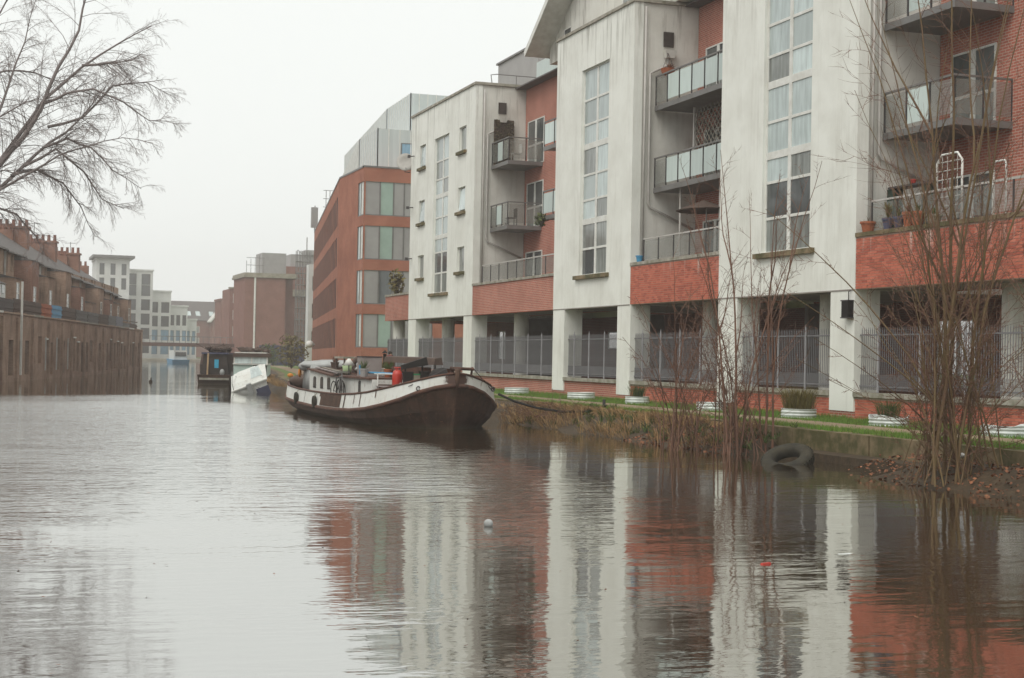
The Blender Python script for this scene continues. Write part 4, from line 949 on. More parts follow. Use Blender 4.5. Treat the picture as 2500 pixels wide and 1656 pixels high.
m = MB(); m.tube([(CXB+.62, 41.75, 1.75), (CXB+1.38, 42.25, 1.1)], .012, 5); m.tube([(CXB-.2, 41.6, 1.72), (CXB-1.2, 42.02, 1.2)], .012, 5); part("bow_stay", m, DARKM, bg_)
for sx, sy in ((-.98, 41.76), (1.4, 42.25)):
    m = MB(); m.torus((CXB+sx, sy, 1.15), .06, .018, (.3, -1, 0), 10, 5); part("fairlead", m, DARKM, bg_)
# things aboard the barge
t = thing("mooring_rope", "thick dark mooring line from the barge's bow to the bank", "rope", (15.5, 42.5, .5))
m = MB(); m.tube([(14.5, 43.4, .98), (14.9, 43.1, .78), (15.5, 42.8, .6), (16.2, 42.5, .5), (16.9, 42.3, .52), (17.6, 42.6, .68), (18.0, 43.4, .66)], .035, 8); part("line", m, BLACK, t, smooth=True)
m = MB(); m.tube([(17.9, 43.4, .58), (17.9, 43.4, .85)], .05, 8); part("mooring_pin", m, DARKM, t)
t = thing("plywood_cabinet", "plain grey-pink plywood box standing on the barge's cabin roof", "box", (11.9, 48.8, 1.38))
m = MB(); m.box(11.55, 12.2, 48.5, 49.2, 1.38, 2.0); part("body", m, WOODG, t)
m = MB(); m.box(11.53, 12.22, 48.48, 49.22, 2.0, 2.03); part("lid", m, DARKM, t)
t = thing("rolled_canvas", "long brown rolled canvas along the middle of the barge", "canvas", (12.7, 46.8, 1.4))
m = MB(); m.hexa([(12.2, 48.3, 1.86), (12.5, 48.3, 1.86), (13.3, 45.2, 1.8), (13.0, 45.2, 1.8), (12.25, 48.3, 2.03), (12.45, 48.3, 2.05), (13.25, 45.2, 2.03), (13.05, 45.2, 2.0)]); part("canvas", m, TARP, t)
m = MB()
for y, x in ((48.1, 12.4), (45.4, 13.1)): m.tube([(x, y, 1.15), (x, y, 1.88)], .03, 6)
part("trestle", m, DARKM, t)
t = thing("brown_tool_chest", "low rusty red chest with a fern below the rolled canvas", "chest", (12.6, 46.6, 1.38))
m = MB(); m.hexa([(12.1, 46.0, 1.36), (13.2, 46.0, 1.36), (13.2, 47.4, 1.36), (12.1, 47.4, 1.36), (12.15, 46.05, 1.72), (13.15, 46.05, 1.72), (13.15, 47.35, 1.72), (12.15, 47.35, 1.72)]); part("body", m, RUST, t)
def gas(label, x, y, z, s=1.0, mt=RED):
    t = thing("gas_bottle", label, "gas bottle", (x, y, z))
    m = MB(); m.lathe([(.13*s, 0), (.155*s, .04), (.155*s, .34), (.13*s, .43), (.06*s, .48)], (x, y, z), 16); part("cylinder", m, mt, t, smooth=True)
    m = MB(); m.torus((x, y, z+.55), .09*s, .016, (0, 0, 1), 14, 5)
    for k in range(3): m.tube([(x+.09*s*math.cos(k*2.1), y+.09*s*math.sin(k*2.1), z+.42), (x+.09*s*math.cos(k*2.1), y+.09*s*math.sin(k*2.1), z+.56)], .014, 5)
    m.tube([(x, y, z+.47), (x, y, z+.56)], .03, 6); part("valve_guard", m, mt, t)
gas("tall red gas bottle on the barge's foredeck", 11.7, 44.6, 1.16)
def bin_(label, x, y, z, w, h, mt, lid):
    t = thing("plastic_tub", label, "tub", (x, y, z)); m = MB()
    m.hexa([(x-w*.42, y-w*.42, z), (x+w*.42, y-w*.42, z), (x+w*.42, y+w*.42, z), (x-w*.42, y+w*.42, z), (x-w/2, y-w/2, z+h), (x+w/2, y-w/2, z+h), (x+w/2, y+w/2, z+h), (x-w/2, y+w/2, z+h)]); part("body", m, mt, t)
    m = MB(); m.box(x-w*.54, x+w*.54, y-w*.54, y+w*.54, z+h, z+h+.04); part("rim", m, lid, t)
bin_("black plastic tub just right of the red gas bottle", 11.9, 44.15, 1.16, .26, .40, BLACK, BLACK)
bin_("green crate between the two black tubs on the foredeck", 12.15, 44.1, 1.16, .2, .34, CONC, GREEN)
bin_("second black tub right of the green crate", 12.36, 44.0, 1.16, .24, .42, BLACK, BLACK)
t = thing("fuel_can", "squat red fuel can on the barge's foredeck hatch", "fuel can", (12.4, 43.4, 1.15))
m = MB(); m.box(12.28, 12.58, 43.3, 43.5, 1.15, 1.34); m.hexa([(12.3, 43.32, 1.34), (12.56, 43.32, 1.34), (12.56, 43.48, 1.34), (12.3, 43.48, 1.34), (12.36, 43.36, 1.39), (12.5, 43.36, 1.39), (12.5, 43.44, 1.39), (12.36, 43.44, 1.39)]); part("body", m, RED, t)
m = MB(); m.tube([(12.34, 43.4, 1.38), (12.36, 43.4, 1.43), (12.5, 43.4, 1.43), (12.52, 43.4, 1.38)], .014, 6); part("handle", m, RED, t)
t = thing("tarpaulin_bundle", "rounded black tarpaulin bundle near the barge's bow", "tarpaulin", (12.85, 43.6, 1.15))
m = MB(); m.blob((12.85, 43.7, 1.42), .42, .6, .30, 14, 9, jit=.07); m.blob((13.15, 43.4, 1.36), .3, .4, .22, 12, 8, jit=.07); part("cover", m, BLACK, t, smooth=True)
t = thing("black_mattress", "black folded mattress leaning over the tubs on the barge", "mattress", (12.3, 44.8, 1.3))
m = MB(); m.hexa([(11.85, 44.6, 1.66), (12.6, 44.4, 1.80), (12.7, 44.9, 1.80), (11.95, 45.1, 1.66), (11.83, 44.62, 1.78), (12.55, 44.42, 2.04), (12.65, 44.92, 2.04), (11.93, 45.12, 1.78)])
m.tube([(12.5, 44.7, 1.15), (12.5, 44.7, 1.8)], .03, 5); m.tube([(12.0, 44.8, 1.15), (12.0, 44.8, 1.7)], .03, 5); part("pad", m, BLACK, t)
t = thing("white_chair", "white tubular chair frame against the barge's cabin end", "chair", (11.5, 45.6, 1.38))
m = MB()
for x in (11.25, 11.75): m.tube([(x, 45.2, .95), (x, 45.2, 1.5), (x, 45.6, 1.5)], .02, 6)
m.tube([(11.25, 45.2, 1.5), (11.75, 45.2, 1.5)], .025, 6); part("frame", m, WFRAME, t)
m = MB(); m.box(11.27, 11.73, 45.18, 45.6, 1.14, 1.19); part("seat", m, TARP, t)
t = thing("blue_pole", "light blue pole lying across the barge's roof", "pole", (11.9, 46.8, 1.45))
m = MB(); m.tube([(11.35, 47.9, 1.52), (12.2, 45.2, 1.5)], .03, 8); m.tube([(11.35, 47.9, 1.45), (11.33, 47.92, 1.75)], .035, 6); part("shaft", m, BLUE, t)
def bicycle(name_label, x, y, z, rz, mt):
    t = thing("bicycle", name_label, "bicycle", (x, y, z), rz); M = WM[t]
    for dy in (-.5, .5):
        m = MB(); m.torus((0, dy, .33), .31, .018, (1, 0, 0), 22, 5)
        w = part("wheel", m, BLACK, t, M, True); s = MB()
        for k in range(8): a = k*math.pi/4; s.tube([(0, dy, .33), (0, dy+.3*math.cos(a), .33+.3*math.sin(a))], .003, 3, cap=False)
        part("spokes", s, GREYM, w, M)
    m = MB()
    for a, b in (((0, .5, .33), (0, .12, .30)), ((0, .12, .30), (0, .22, .78)), ((0, .12, .30), (0, -.34, .76)), ((0, .22, .74), (0, -.34, .80)), ((0, .5, .33), (0, .2, .72)), ((0, -.5, .33), (0, -.33, .9))): m.tube([a, b], .016, 6)
    part("frame", m, mt, t, M)
    m = MB(); m.box(-.06, .06, .12, .36, .82, .86); part("saddle", m, BLACK, t, M)
    m = MB(); m.tube([(-.28, -.25, .95), (-.1, -.36, .93), (.1, -.36, .93), (.28, -.25, .95)], .013, 6); part("handlebar", m, GREYM, t, M)
bicycle("bicycle with dark frame leaning on the barge cabin's window", 10.92, 49.2, .55, math.radians(4), DARKM)
bicycle("silver bicycle propped in front of the other on the barge", 10.82, 48.4, .6, math.radians(-5), GREYM)
t = thing("cable_reel", "round dark reel on the cabin roof of the barge", "reel", (12.2, 51.6, 1.42))
m = MB(); m.torus((12.2, 51.6, 1.72), .22, .09, (.5, 1, 0), 18, 8); part("reel", m, TARP, t, smooth=True)
t = thing("wooden_bench", "wooden bench frame with pale seat on the barge's roof", "bench", (12.2, 52.6, 1.4))
m = MB(); m.box(11.7, 12.9, 51.9, 53.4, 1.93, 2.0); part("seat", m, COPE, t)
for x in (11.75, 12.85):
    for y in (52.0, 53.3):
        m = MB(); m.tube([(x, y, 1.38), (x, y, 1.93)], .035, 5); part("leg", m, TARP, t)
t = thing("lamp", "white conical lamp hood beside the plywood cabinet", "lamp", (11.5, 50.2, 1.4))
m = MB(); m.lathe([(.04, .22), (.2, 0), (.19, 0), (.03, .2)], (11.5, 50.2, 1.72), 12); part("hood", m, WFRAME, t, smooth=True)
m = MB(); m.tube([(11.5, 50.2, 1.36), (11.5, 50.2, 1.95)], .02, 6); part("stand", m, DARKM, t)
t = thing("green_bucket", "pale green bucket on the barge roof by the reel", "bucket", (11.6, 51.0, 1.4))
m = MB(); m.lathe([(.13, 0), (.17, .3), (.165, .3), (.12, .03)], (11.6, 50.9, 1.4), 14); part("bucket", m, mat("pale_green", (.35, .45, .25)), t, smooth=True)
t = thing("stern_planter", "heap of brown plants in the barge's dark stern well", "planter", (11.6, 58.6, .8))
m = MB(); m.blob((11.7, 58.6, 1.0), .6, .7, .3, 12, 8, jit=.12); part("heap", m, TARP, t, smooth=True)
t = thing("orange_lifebuoy", "small orange buoy hung by the grey wheelhouse cover", "buoy", (11.1, 56.3, 1.4))
m = MB(); m.torus((11.05, 56.3, 1.36), .12, .045, (1, -.4, 0), 16, 7); part("ring", m, ORANGE, t, smooth=True)
t = thing("timber_planks", "bundle of loose planks along the barge's cabin roof", "planks", (11.5, 52, 1.4))
for k in range(4):
    m = MB(); a = rnd.uniform(-.05, .05); m.hexa([(11.2+k*.14, 50.6, 1.42+k*.01), (11.3+k*.14, 50.6, 1.42+k*.01), (11.3+k*.14+a, 54.4, 1.58), (11.2+k*.14+a, 54.4, 1.58), (11.2+k*.14, 50.6, 1.45+k*.01), (11.3+k*.14, 50.6, 1.45+k*.01), (11.3+k*.14+a, 54.4, 1.61), (11.2+k*.14+a, 54.4, 1.61)]); part("plank", m, [WOODG, TARP, CONC, TARP][k], t)

# ================================================================== other boats
nb = thing("narrowboat", "black narrowboat stern-on with a bright blue stern window", "narrowboat", (13.9, 105, 0))
NF = Frame((13.2, 100.5), (.855, -.178), (-.2038, -.9790)); m = MB()
q = lambda a, d, z: NF.p(a, d, z)
m.hexa([q(-.05, .2, -.4), q(2.2, .2, -.4), q(2.1, -15, -.4), q(.05, -15, -.4), q(-.15, .5, .62), q(2.25, .5, .62), q(2.2, -15, .75), q(0, -15, .75)]); part("hull", m, HULL, nb)
m = MB(); m.hexa([q(.05, 0, .62), q(2.1, 0, .62), q(2.0, -13, .62), q(.15, -13, .62), q(.25, 0, 1.95), q(1.9, 0, 1.95), q(1.8, -13, 2.0), q(.35, -13, 2.0)]); part("cabin", m, DARKIN, nb)
m = MB(); NF.box(m, .1, 2.05, -13, .15, 1.95, 2.06); part("cabin_roof", m, SLATEB, nb)
m = MB(); NF.box(m, 1.05, 1.36, .0, .05, 1.05, 1.6); part("window", m, mat("bright_blue", (.06, .42, .62)), nb)
m = MB(); m.tube([q(.55, .12, .5), q(.6, .12, 2.0)], .06, 6); part("tiller_pole", m, mat("varnished_pole", (.55, .38, .22)), nb)
m = MB(); NF.box(m, .0, 2.15, .3, .55, .28, .42); part("fender_board", m, COPE, nb)
m = MB(); m.blob(q(1.65, .4, .78), .16, .16, .22, jit=.02); part("fender", m, CLOTHG, nb, smooth=True)
t = thing("sack_heap", "heap of dark sacks and sticks on the narrowboat's roof", "heap", q(1, -2, 2.06))
m = MB(); r = random.Random(9)
for k in range(16): c = q(r.uniform(.3, 1.8), r.uniform(-6, -.3), 2.12+r.uniform(0, .28)); m.blob(c, .3, .4, .16, 8, 5, jit=.15)
for k in range(12): c = V(q(r.uniform(.3, 1.8), r.uniform(-5, -.3), 2.2)); m.tube([c, c+V((r.uniform(-.8, .8), r.uniform(-.6, .6), r.uniform(.15, .5)))], .02, 4)
part("heap", m, TARP, t)
wc = thing("cabin_cruiser", "pale green and white cabin cruiser beside the black narrowboat", "boat", (16, 98, 0))
CF = Frame((15.0, 98.5), (.9790, -.2038), (-.2038, -.9790)); q = CF.p; m = MB()
m.hexa([q(.15, .0, -.3), q(2.1, 0, -.3), q(2.0, -8, -.3), q(.3, -8, -.3), q(0, .1, .55), q(2.25, .1, .55), q(2.2, -8, .7), q(.1, -8, .7)]); part("hull", m, HULL, wc)
m = MB(); CF.box(m, .05, 2.2, -6, 0, .55, 1.35); part("cabin", m, mat("mint_paint", (.55, .68, .62), (.45, .55, .5)), wc)
m = MB(); CF.box(m, 1.28, 2.15, 0, .03, .6, 1.28); part("doorway", m, DARKIN, wc)
m = MB()
for a in (.05, 1.15, 2.12): CF.box(m, a, a+.08, -.05, .04, 1.35, 1.8)
CF.box(m, 0, 2.25, -6, .1, 1.32, 1.38); CF.box(m, .1, 2.1, -6, .02, 2.05, 2.12); CF.box(m, .05, .13, -6, -5.9, 1.35, 2.05); part("window_frame", m, WFRAME, wc)
m = MB(); CF.box(m, .13, 1.15, -.03, -.01, 1.4, 1.8); CF.box(m, 1.23, 2.12, -.03, -.01, 1.4, 1.8); part("windscreen", m, GLASSP, wc)
m = MB(); CF.box(m, .0, 2.25, -6, .1, 1.8, 2.05); part("canopy", m, TARP, wc)
t = thing("junk_heap", "pile of brown branches and bags on the cruiser's roof", "heap", q(1, -2, 2.12)); m = MB()
for k in range(14): c = q(r.uniform(.2, 2.1), r.uniform(-4, -.2), 2.18+r.uniform(0, .15)); m.blob(c, .28, .35, .13, 8, 5, jit=.2)
for k in range(12): c = V(q(r.uniform(.2, 2.0), r.uniform(-3, -.3), 2.2)); m.tube([c, c+V((r.uniform(-.9, .9), r.uniform(-.6, .6), r.uniform(.05, .35)))], .025, 4)
part("heap", m, TARP, t)
# half-sunk white boat lying over on its side
sb = thing("sunken_boat", "half-sunk white fibreglass boat tilted over in the water", "boat", (13.4, 80.5, 0))
M = T(13.3, 80.6, .05) @ RZ(math.radians(-12)) @ Matrix.Rotation(math.radians(-22), 4, 'Y') @ Matrix.Rotation(math.radians(10), 4, 'X')
m = MB(); m.hexa([(-.8, 0, -1.1), (.8, 0, -1.1), (.55, 4.2, -.7), (-.55, 4.2, -.7), (-.9, -.1, .35), (.9, -.1, .35), (.8, 4.4, .45), (-.8, 4.4, .45)]); part("hull", m, HULLW, sb, M)
m = MB(); m.hexa([(-.78, .1, .352), (.82, .1, .352), (.6, 3, .45), (-.6, 3, .45), (-.7, .35, .62), (.7, .35, .62), (.5, 2.8, .75), (-.5, 2.8, .75)]); part("cabin", m, HULLW, sb, M)
m = MB(); m.box(.25, .92, -.15, -.09, -.55, .05); part("transom_patch", m, SLATEB, sb, M)
m = MB(); m.hexa([(.2, .3, .6), (.85, .3, .6), (.8, .36, .6), (.2, .36, .6), (.3, .7, 1.05), (.75, .7, 1.05), (.75, .76, 1.05), (.3, .76, 1.05)]); part("windscreen", m, GLASSP, sb, M)
m = MB(); m.box(-.98, .98, -.16, 4.4, .33, .40); part("gunwale", m, WFRAME, sb, M)
for y_ in (.7, 1.5, 2.2):
    m = MB(); m.hexa([(-.70, y_, .44), (-.66, y_, .44), (-.66, y_+.5, .45), (-.70, y_+.5, .45), (-.64, y_+.05, .6), (-.60, y_+.05, .6), (-.60, y_+.45, .62), (-.64, y_+.45, .62)]); part("cabin_window", m, GLASSD, sb, M)
m = MB(); m.hexa([(-.88, -.13, -.5), (.2, -.13, -.5), (.2, -.10, -.5), (-.88, -.10, -.5), (-.9, -.14, -.3), (.2, -.14, -.3), (.2, -.10, -.3), (-.9, -.10, -.3)]); part("boot_stripe", m, RUST, sb, M)
m = MB(); m.box(-.15, .12, -.42, -.15, -.2, .5); m.tube([(0, -.3, -.2), (0, -.32, -.9)], .06, 6); part("outboard_motor", m, CLOTHG, sb, M)
m = MB(); m.tube([(-.85, .0, .4), (-.8, .0, .75), (-.75, 3.0, .85)], .018, 5); part("grab_rail", m, GREYM, sb, M)
fb = thing("distant_boat", "tiny white and blue cabin boat by the footbridge", "boat", (31.6, 268, 0))
m = MB(); m.hexa([(30.6, 268, -.2), (33.2, 268, -.2), (33, 278, -.2), (30.8, 278, -.2), (30.4, 267.6, .7), (33.4, 267.6, .7), (33.2, 278, .8), (30.6, 278, .8)]); part("hull", m, BLUE, fb)
m = MB(); m.box(30.8, 33, 268.2, 276, .7, 2.3); part("cabin", m, WHITEF, fb)
m = MB(); m.box(31.0, 32.8, 268.1, 268.2, 1.3, 2.0); part("window", m, GLASSD, fb)
nb2 = thing("distant_narrowboat", "dim brown narrowboat moored behind the black one", "narrowboat", (22.5, 172, 0))
m = MB(); m.hexa([(23.0, 175, -.2), (25.0, 175, -.2), (28, 192, -.2), (26, 192, -.2), (22.9, 174.6, .7), (25.1, 174.6, .7), (28.1, 192, .7), (25.9, 192, .7)]); part("hull", m, HULL, nb2)
m = MB(); m.hexa([(23.1, 176, .7), (24.9, 176, .7), (27.9, 190, .7), (26.1, 190, .7), (23.3, 176, 1.9), (24.7, 176, 1.9), (27.7, 190, 1.9), (26.3, 190, 1.9)]); part("cabin", m, RUST, nb2)

# more clutter aboard the barge
def tuft(m, p, n, h, rg):
    for i in range(n):
        a = rg.uniform(0, 6.28); e = h*rg.uniform(.3, .9); m.add([(p[0]-.01, p[1], p[2]), (p[0]+.01, p[1], p[2]), (p[0]+math.cos(a)*e*.7, p[1]+math.sin(a)*e*.7, p[2]+h*rg.uniform(.3, 1))], [(0, 1, 2)])
rgb = random.Random(55)
for k, (lab, x, y, R_, mt, pm) in enumerate((("clay flowerpot with a green fern by the rolled canvas", 12.0, 46.9, .13, TERRA, LEAFG), ("grey tub of leafy herbs on the barge's cabin roof edge", 11.35, 47.4, .14, GREYP, LEAFG), ("square white box of dry plants on the cabin roof", 12.6, 50.1, .17, WFRAME, LEAFY), ("dark pot of trailing plants behind the plywood cabinet", 12.7, 49.4, .15, BLACK, LEAFG), ("brown pot of straggly twigs near the grey wheelhouse", 11.9, 54.2, .15, TARP, LEAFD))):
    t = thing("flowerpot", lab, "pot", (x, y, 1.38), group="plants on the barge roof"); z = CZ(y)+.05
    m = MB(); m.lathe([(R_*.75, 0), (R_, .22), (R_*1.08, .22), (R_*1.08, .26), (R_*.9, .26)], (x, y, z), 12); part("pot", m, mt, t)
    m = MB(); tuft(m, (x, y, z+.2), 60, .42, rgb); part("plant", m, pm, t)
t = thing("coiled_rope", "pale coiled rope on the foredeck boards of the barge", "rope", (11.5, 43.2, 1.15)); m = MB()
for k in range(4): m.torus((11.55, 43.3, 1.17+k*.03), .16-.02*k, .018, (0, 0, 1), 16, 5)
part("coil", m, COPE, t, smooth=True)
for k, (lab, d_) in enumerate((("small car tyre fender hung near the barge's stern", 12.6), ("small car tyre fender hung amidships on the barge", 9.2))):
    pq = side_pt(d_, .75, .07); t = thing("tyre_fender", lab, "fender", tuple(pq)); m = MB(); m.torus(tuple(pq), .16, .06, (1, 0, 0), 16, 7); part("tyre", m, RUBBER, t, smooth=True)
    m = MB(); m.tube([tuple(pq+V((0, 0, .15))), tuple(side_pt(d_, 0, .02))], .012, 4); part("rope", m, COPE, t)
t = thing("boat_pole", "long pale boathook laid along the barge's cabin roof", "pole", (13, 50, 1.5)); m = MB(); m.tube([(12.9, 46.0, 1.55), (12.2, 54.3, 1.72)], .022, 6); part("shaft", m, COPE, t)
t = thing("sack_pile", "pile of brown and grey sacks on the barge's roof", "sacks", (12.6, 51, 1.4))
for k in range(6): m = MB(); m.blob((rgb.uniform(12.1, 13.2), rgb.uniform(50.4, 51.6), 1.50+.09*(k % 3)), .28, .2, .11, 9, 6, jit=.12); part("sack", m, [TARP, CLOTHG, WOODG][k % 3], t, smooth=True)
t = thing("stove_chimney", "thin black stovepipe rising from the barge's roof", "chimney", (13.2, 52.5, 1.4)); m = MB(); m.tube([(12.9, 50.9, 1.36), (12.9, 50.9, 2.12)], .06, 10); m.lathe([(.11, 0), (.02, .1)], (12.9, 50.9, 2.14), 10); part("flue", m, BLACK, t)

# ================================================================== bank soil, grass, reeds, litter
from mathutils import noise as mnoise
def mound(name, label, x0, x1, y0, y1, hfun, mt, nx=14, ny=40):
    m = MB(); k = nx+1
    for j in range(ny+1):
        for i in range(nx+1):
            u, v = i/nx, j/ny; x = x0+(x1-x0)*u; y = y0+(y1-y0)*v
            x += .25*mnoise.noise(V((y*1.3, i*.3, 2)))*(1-u)
            m.v.append((x, y, hfun(u, v)+.09*mnoise.noise(V((x*2.2, y*2.2, 0)))+.04*mnoise.noise(V((x*7, y*7, 3)))))
    for j in range(ny):
        for i in range(nx): m.f.append((j*k+i, j*k+i+1, (j+1)*k+i+1, (j+1)*k+i)); m.m.append(0)
    return tag(part(name, m, mt, None, smooth=True), label, "ground", kind="structure")
sm_ = lambda t: t*t*(3-2*t)
def edge(v): return min(1, v*6, (1-v)*6)
H1 = lambda u, v: -.14+.56*sm_(u)*edge(v)
H2 = lambda u, v: -.16+.5*sm_(min(1, u*1.35))*edge(v)
mound("soil_bank", "strip of bare soil and reeds at the water below the towpath", 15.1, 17.12, 29.3, 47.5, H1, DIRT, 14, 74)
mound("soil_mound", "muddy leaf-covered mound at the foot of the tall bushy willow", 14.7, 17.12, 16.0, 25.6, H2, DIRT, 16, 44)
def bank_x(y):
    for (x0, y0), (x1, y1) in zip(BANK, BANK[1:]):
        if y0 <= y <= y1: return x0+(x1-x0)*(y-y0)/(y1-y0)
    return BANK[-1][0]
m = MB(); ny = 90
for j in range(ny+1):
    y = 47.5+j*.95
    for i in range(9):
        u = i/8; x = bank_x(y)-1.1*(1-u)+.05+.3*mnoise.noise(V((y*.7, i*.2, 4)))*(1-u); m.v.append((x, y, -.12+.72*sm_(u)+.12*mnoise.noise(V((x*1.8, y*1.8, 9)))*(1-u*.5)))
for j in range(ny):
    for i in range(8): m.f.append((j*9+i, j*9+i+1, (j+1)*9+i+1, (j+1)*9+i)); m.m.append(0)
tag(part("earth_slope", m, DIRT, None, smooth=True), "brown earth slope along the far towpath behind the barge", "ground", kind="structure")
r = random.Random(21)
def blade(m, p, h, lean, w):
    a = r.uniform(0, 6.28); c, s_ = math.cos(a)*w, math.sin(a)*w; k = len(m.v)
    m.v += [(p[0]-c, p[1]-s_, p[2]), (p[0]+c, p[1]+s_, p[2]), (p[0]+lean[0], p[1]+lean[1], p[2]+h)]; m.f.append((k, k+1, k+2)); m.m.append(0)
def reed(m, p, h, lean, w):
    a = r.uniform(0, 6.28); c, s_ = math.cos(a)*w, math.sin(a)*w; k = len(m.v)
    mx_, my_ = p[0]+lean[0]*.4, p[1]+lean[1]*.4
    m.v += [(p[0]-c, p[1]-s_, p[2]), (p[0]+c, p[1]+s_, p[2]), (mx_+c, my_+s_, p[2]+h*.65), (mx_-c, my_-s_, p[2]+h*.65), (p[0]+lean[0], p[1]+lean[1], p[2]+h)]
    m.f += [(k, k+1, k+2, k+3), (k+3, k+2, k+4)]; m.m += [0, 0]
m = MB()
for k in range(80000):
    y = 23+45*r.random()**1.3; x = r.uniform(17.35, 21.95)
    if 18.45 < x < 19.85 and r.random() > .03: continue
    if mnoise.noise(V((x*.8, y*.8, 5))) < -.45: continue
    h = r.uniform(.04, .095)*(1.6 if x < 17.7 else 1)*(1.7 if x > 21.5 else 1); blade(m, (x, y, GZ), h, (r.uniform(-.03, .03), r.uniform(-.03, .03)), .008)
tag(part("grass", m, GRASS, None), "short green grass either side of the towpath", "grass", kind="stuff")
m = MB()
for k in range(9000):
    y = 32+15*r.random(); x = r.uniform(15.7, 17.3); d = mnoise.noise(V((x*.9, y*.55, 1)))
    if d < .02: continue
    u = (x-15.1)/2; z = H1(min(1, u), .5)
    if r.random() < .5: x, z = 17.12+r.uniform(-.05, .12), .52
    reed(m, (x, y, z), r.uniform(.12, .45)*(1 if z < .5 else .5), (r.uniform(-.45, .1), r.uniform(-.2, .2)), .006)
for k in range(4200):
    y = r.uniform(46, 112); reed(m, (bank_x(y)-r.uniform(-.15, .8), y, .35), r.uniform(.1, .3), (r.uniform(-.3, .1), r.uniform(-.2, .2)), .008)
for k in range(2500):       # straw hanging over the wall
    y = 33+13*r.random(); x = 17.1
    if mnoise.noise(V((0, y*.7, 8))) < -.1: continue
    reed(m, (x, y, .6), -r.uniform(.1, .5), (-r.uniform(.03, .25), r.uniform(-.1, .1)), .006)
tag(part("dry_reeds", m, STRAW, None), "pale dry reeds and dead grass hanging over the bank", "reeds", kind="stuff")
m = MB()
for k in range(3600):
    if r.random() < .55: x, y = r.uniform(15.0, 17.0), r.uniform(16.2, 25.4); z = H2((x-14.7)/2.42, .5)
    else: x, y = r.uniform(15.5, 17.0), r.uniform(30.8, 36.5); z = H1((x-15.1)/2.02, .5)
    z += .09*mnoise.noise(V((x*2.2, y*2.2, 0)))+.03; a = r.uniform(0, 6.28); s_ = r.uniform(.018, .042); c, d = math.cos(a)*s_, math.sin(a)*s_; t = r.uniform(-.02, .03)
    kk = len(m.v); m.v += [(x-c, y-d, z), (x+d*.6, y-c*.6, z+t), (x+c, y+d, z+.01), (x-d*.6, y+c*.6, z-t)]; m.f.append((kk, kk+1, kk+2, kk+3)); m.m.append(0)
mw = MB()
for k in range(150):
    y = r.uniform(30.5, 46.5); x = r.uniform(15.9, 17.25); z = H1(min(1, (x-15.1)/2.02), .5) if x < 17.1 else .6; hh = r.uniform(.08, .28)
    for i in range(16): a = r.uniform(0, 6.28); reed(mw, (x+r.uniform(-.05, .05), y+r.uniform(-.05, .05), z), hh*r.uniform(.5, 1.1), (math.cos(a)*hh*.7, math.sin(a)*hh*.7), .009)
tag(part("bank_weeds", mw, LEAFG, None), "dark green weeds dotted through the dry reeds", "weeds", kind="stuff")
tag(part("leaf_litter", m, LEAFD, None), "brown fallen leaves scattered over the muddy bank", "leaves", kind="stuff")
m = MB()
for k in range(260):
    y = r.uniform(6, 40); x = r.uniform(-1, 15); sz = r.uniform(.012, .035); a = r.uniform(0, 6.28); c, d = math.cos(a)*sz, math.sin(a)*sz
    kk = len(m.v); m.v += [(x-c, y-d, .006), (x+d*.4, y-c*.4, .008), (x+c, y+d, .012), (x-d*.4, y+c*.4, .007)]; m.f.append((kk, kk+1, kk+2, kk+3)); m.m.append(0)
tag(part("floating_leaves", m, LEAFD, None), "specks of dead leaf floating on the canal", "leaves", kind="stuff")

# ================================================================== trees
def wander(p, d, L, n, bend, rg, jit):
    pts_ = [p.copy()]; d = d.normalized()
    for i in range(n):
        d = (d+bend*(1/n)+V((rg.uniform(-1, 1), rg.uniform(-1, 1), rg.uniform(-1, 1)))*jit).normalized(); p = p+d*(L/n); pts_.append(p.copy())
    return pts_
def at_(pts_, t):
    f = t*(len(pts_)-1); i = min(int(f), len(pts_)-2); return pts_[i].lerp(pts_[i+1], f-i), (pts_[i+1]-pts_[i]).normalized()
def spray(d, ang, rg):
    a = d.orthogonal().normalized(); b = d.cross(a); t = rg.uniform(0, 2*math.pi)
    return (d*math.cos(ang)+(a*math.cos(t)+b*math.sin(t))*math.sin(ang)).normalized()
def twigs(mbs, pts_, r0, L, lvl, rg, counts, bend, lens, t0=.25, ang=(.5, 1.0), jit=.16):
    n = counts[lvl]
    for k in range(n):
        t = t0+(1-t0)*(k+rg.random())/n
        p, d = at_(pts_, min(t, .995)); l = L*lens[lvl]*rg.uniform(.55, 1.25)*(1.15-.6*t); rr = max(r0*.5*(1.1-.6*t), .005)
        dd_ = spray(d, rg.uniform(*ang), rg); ns = 5 if lvl == 0 else (4 if lvl == 1 else 3)
        q = wander(p, dd_, l, ns, bend*(1 if lvl else .8), rg, jit)
        mbs[min(lvl, len(mbs)-1)].tube(q, [rr*(1-.8*i/ns) for i in range(ns+1)], 5 if rr > .03 else 3, cap=False)
        if lvl+1 < len(counts): twigs(mbs, q, rr, l, lvl+1, rg, counts, bend, lens, .2, ang, jit)
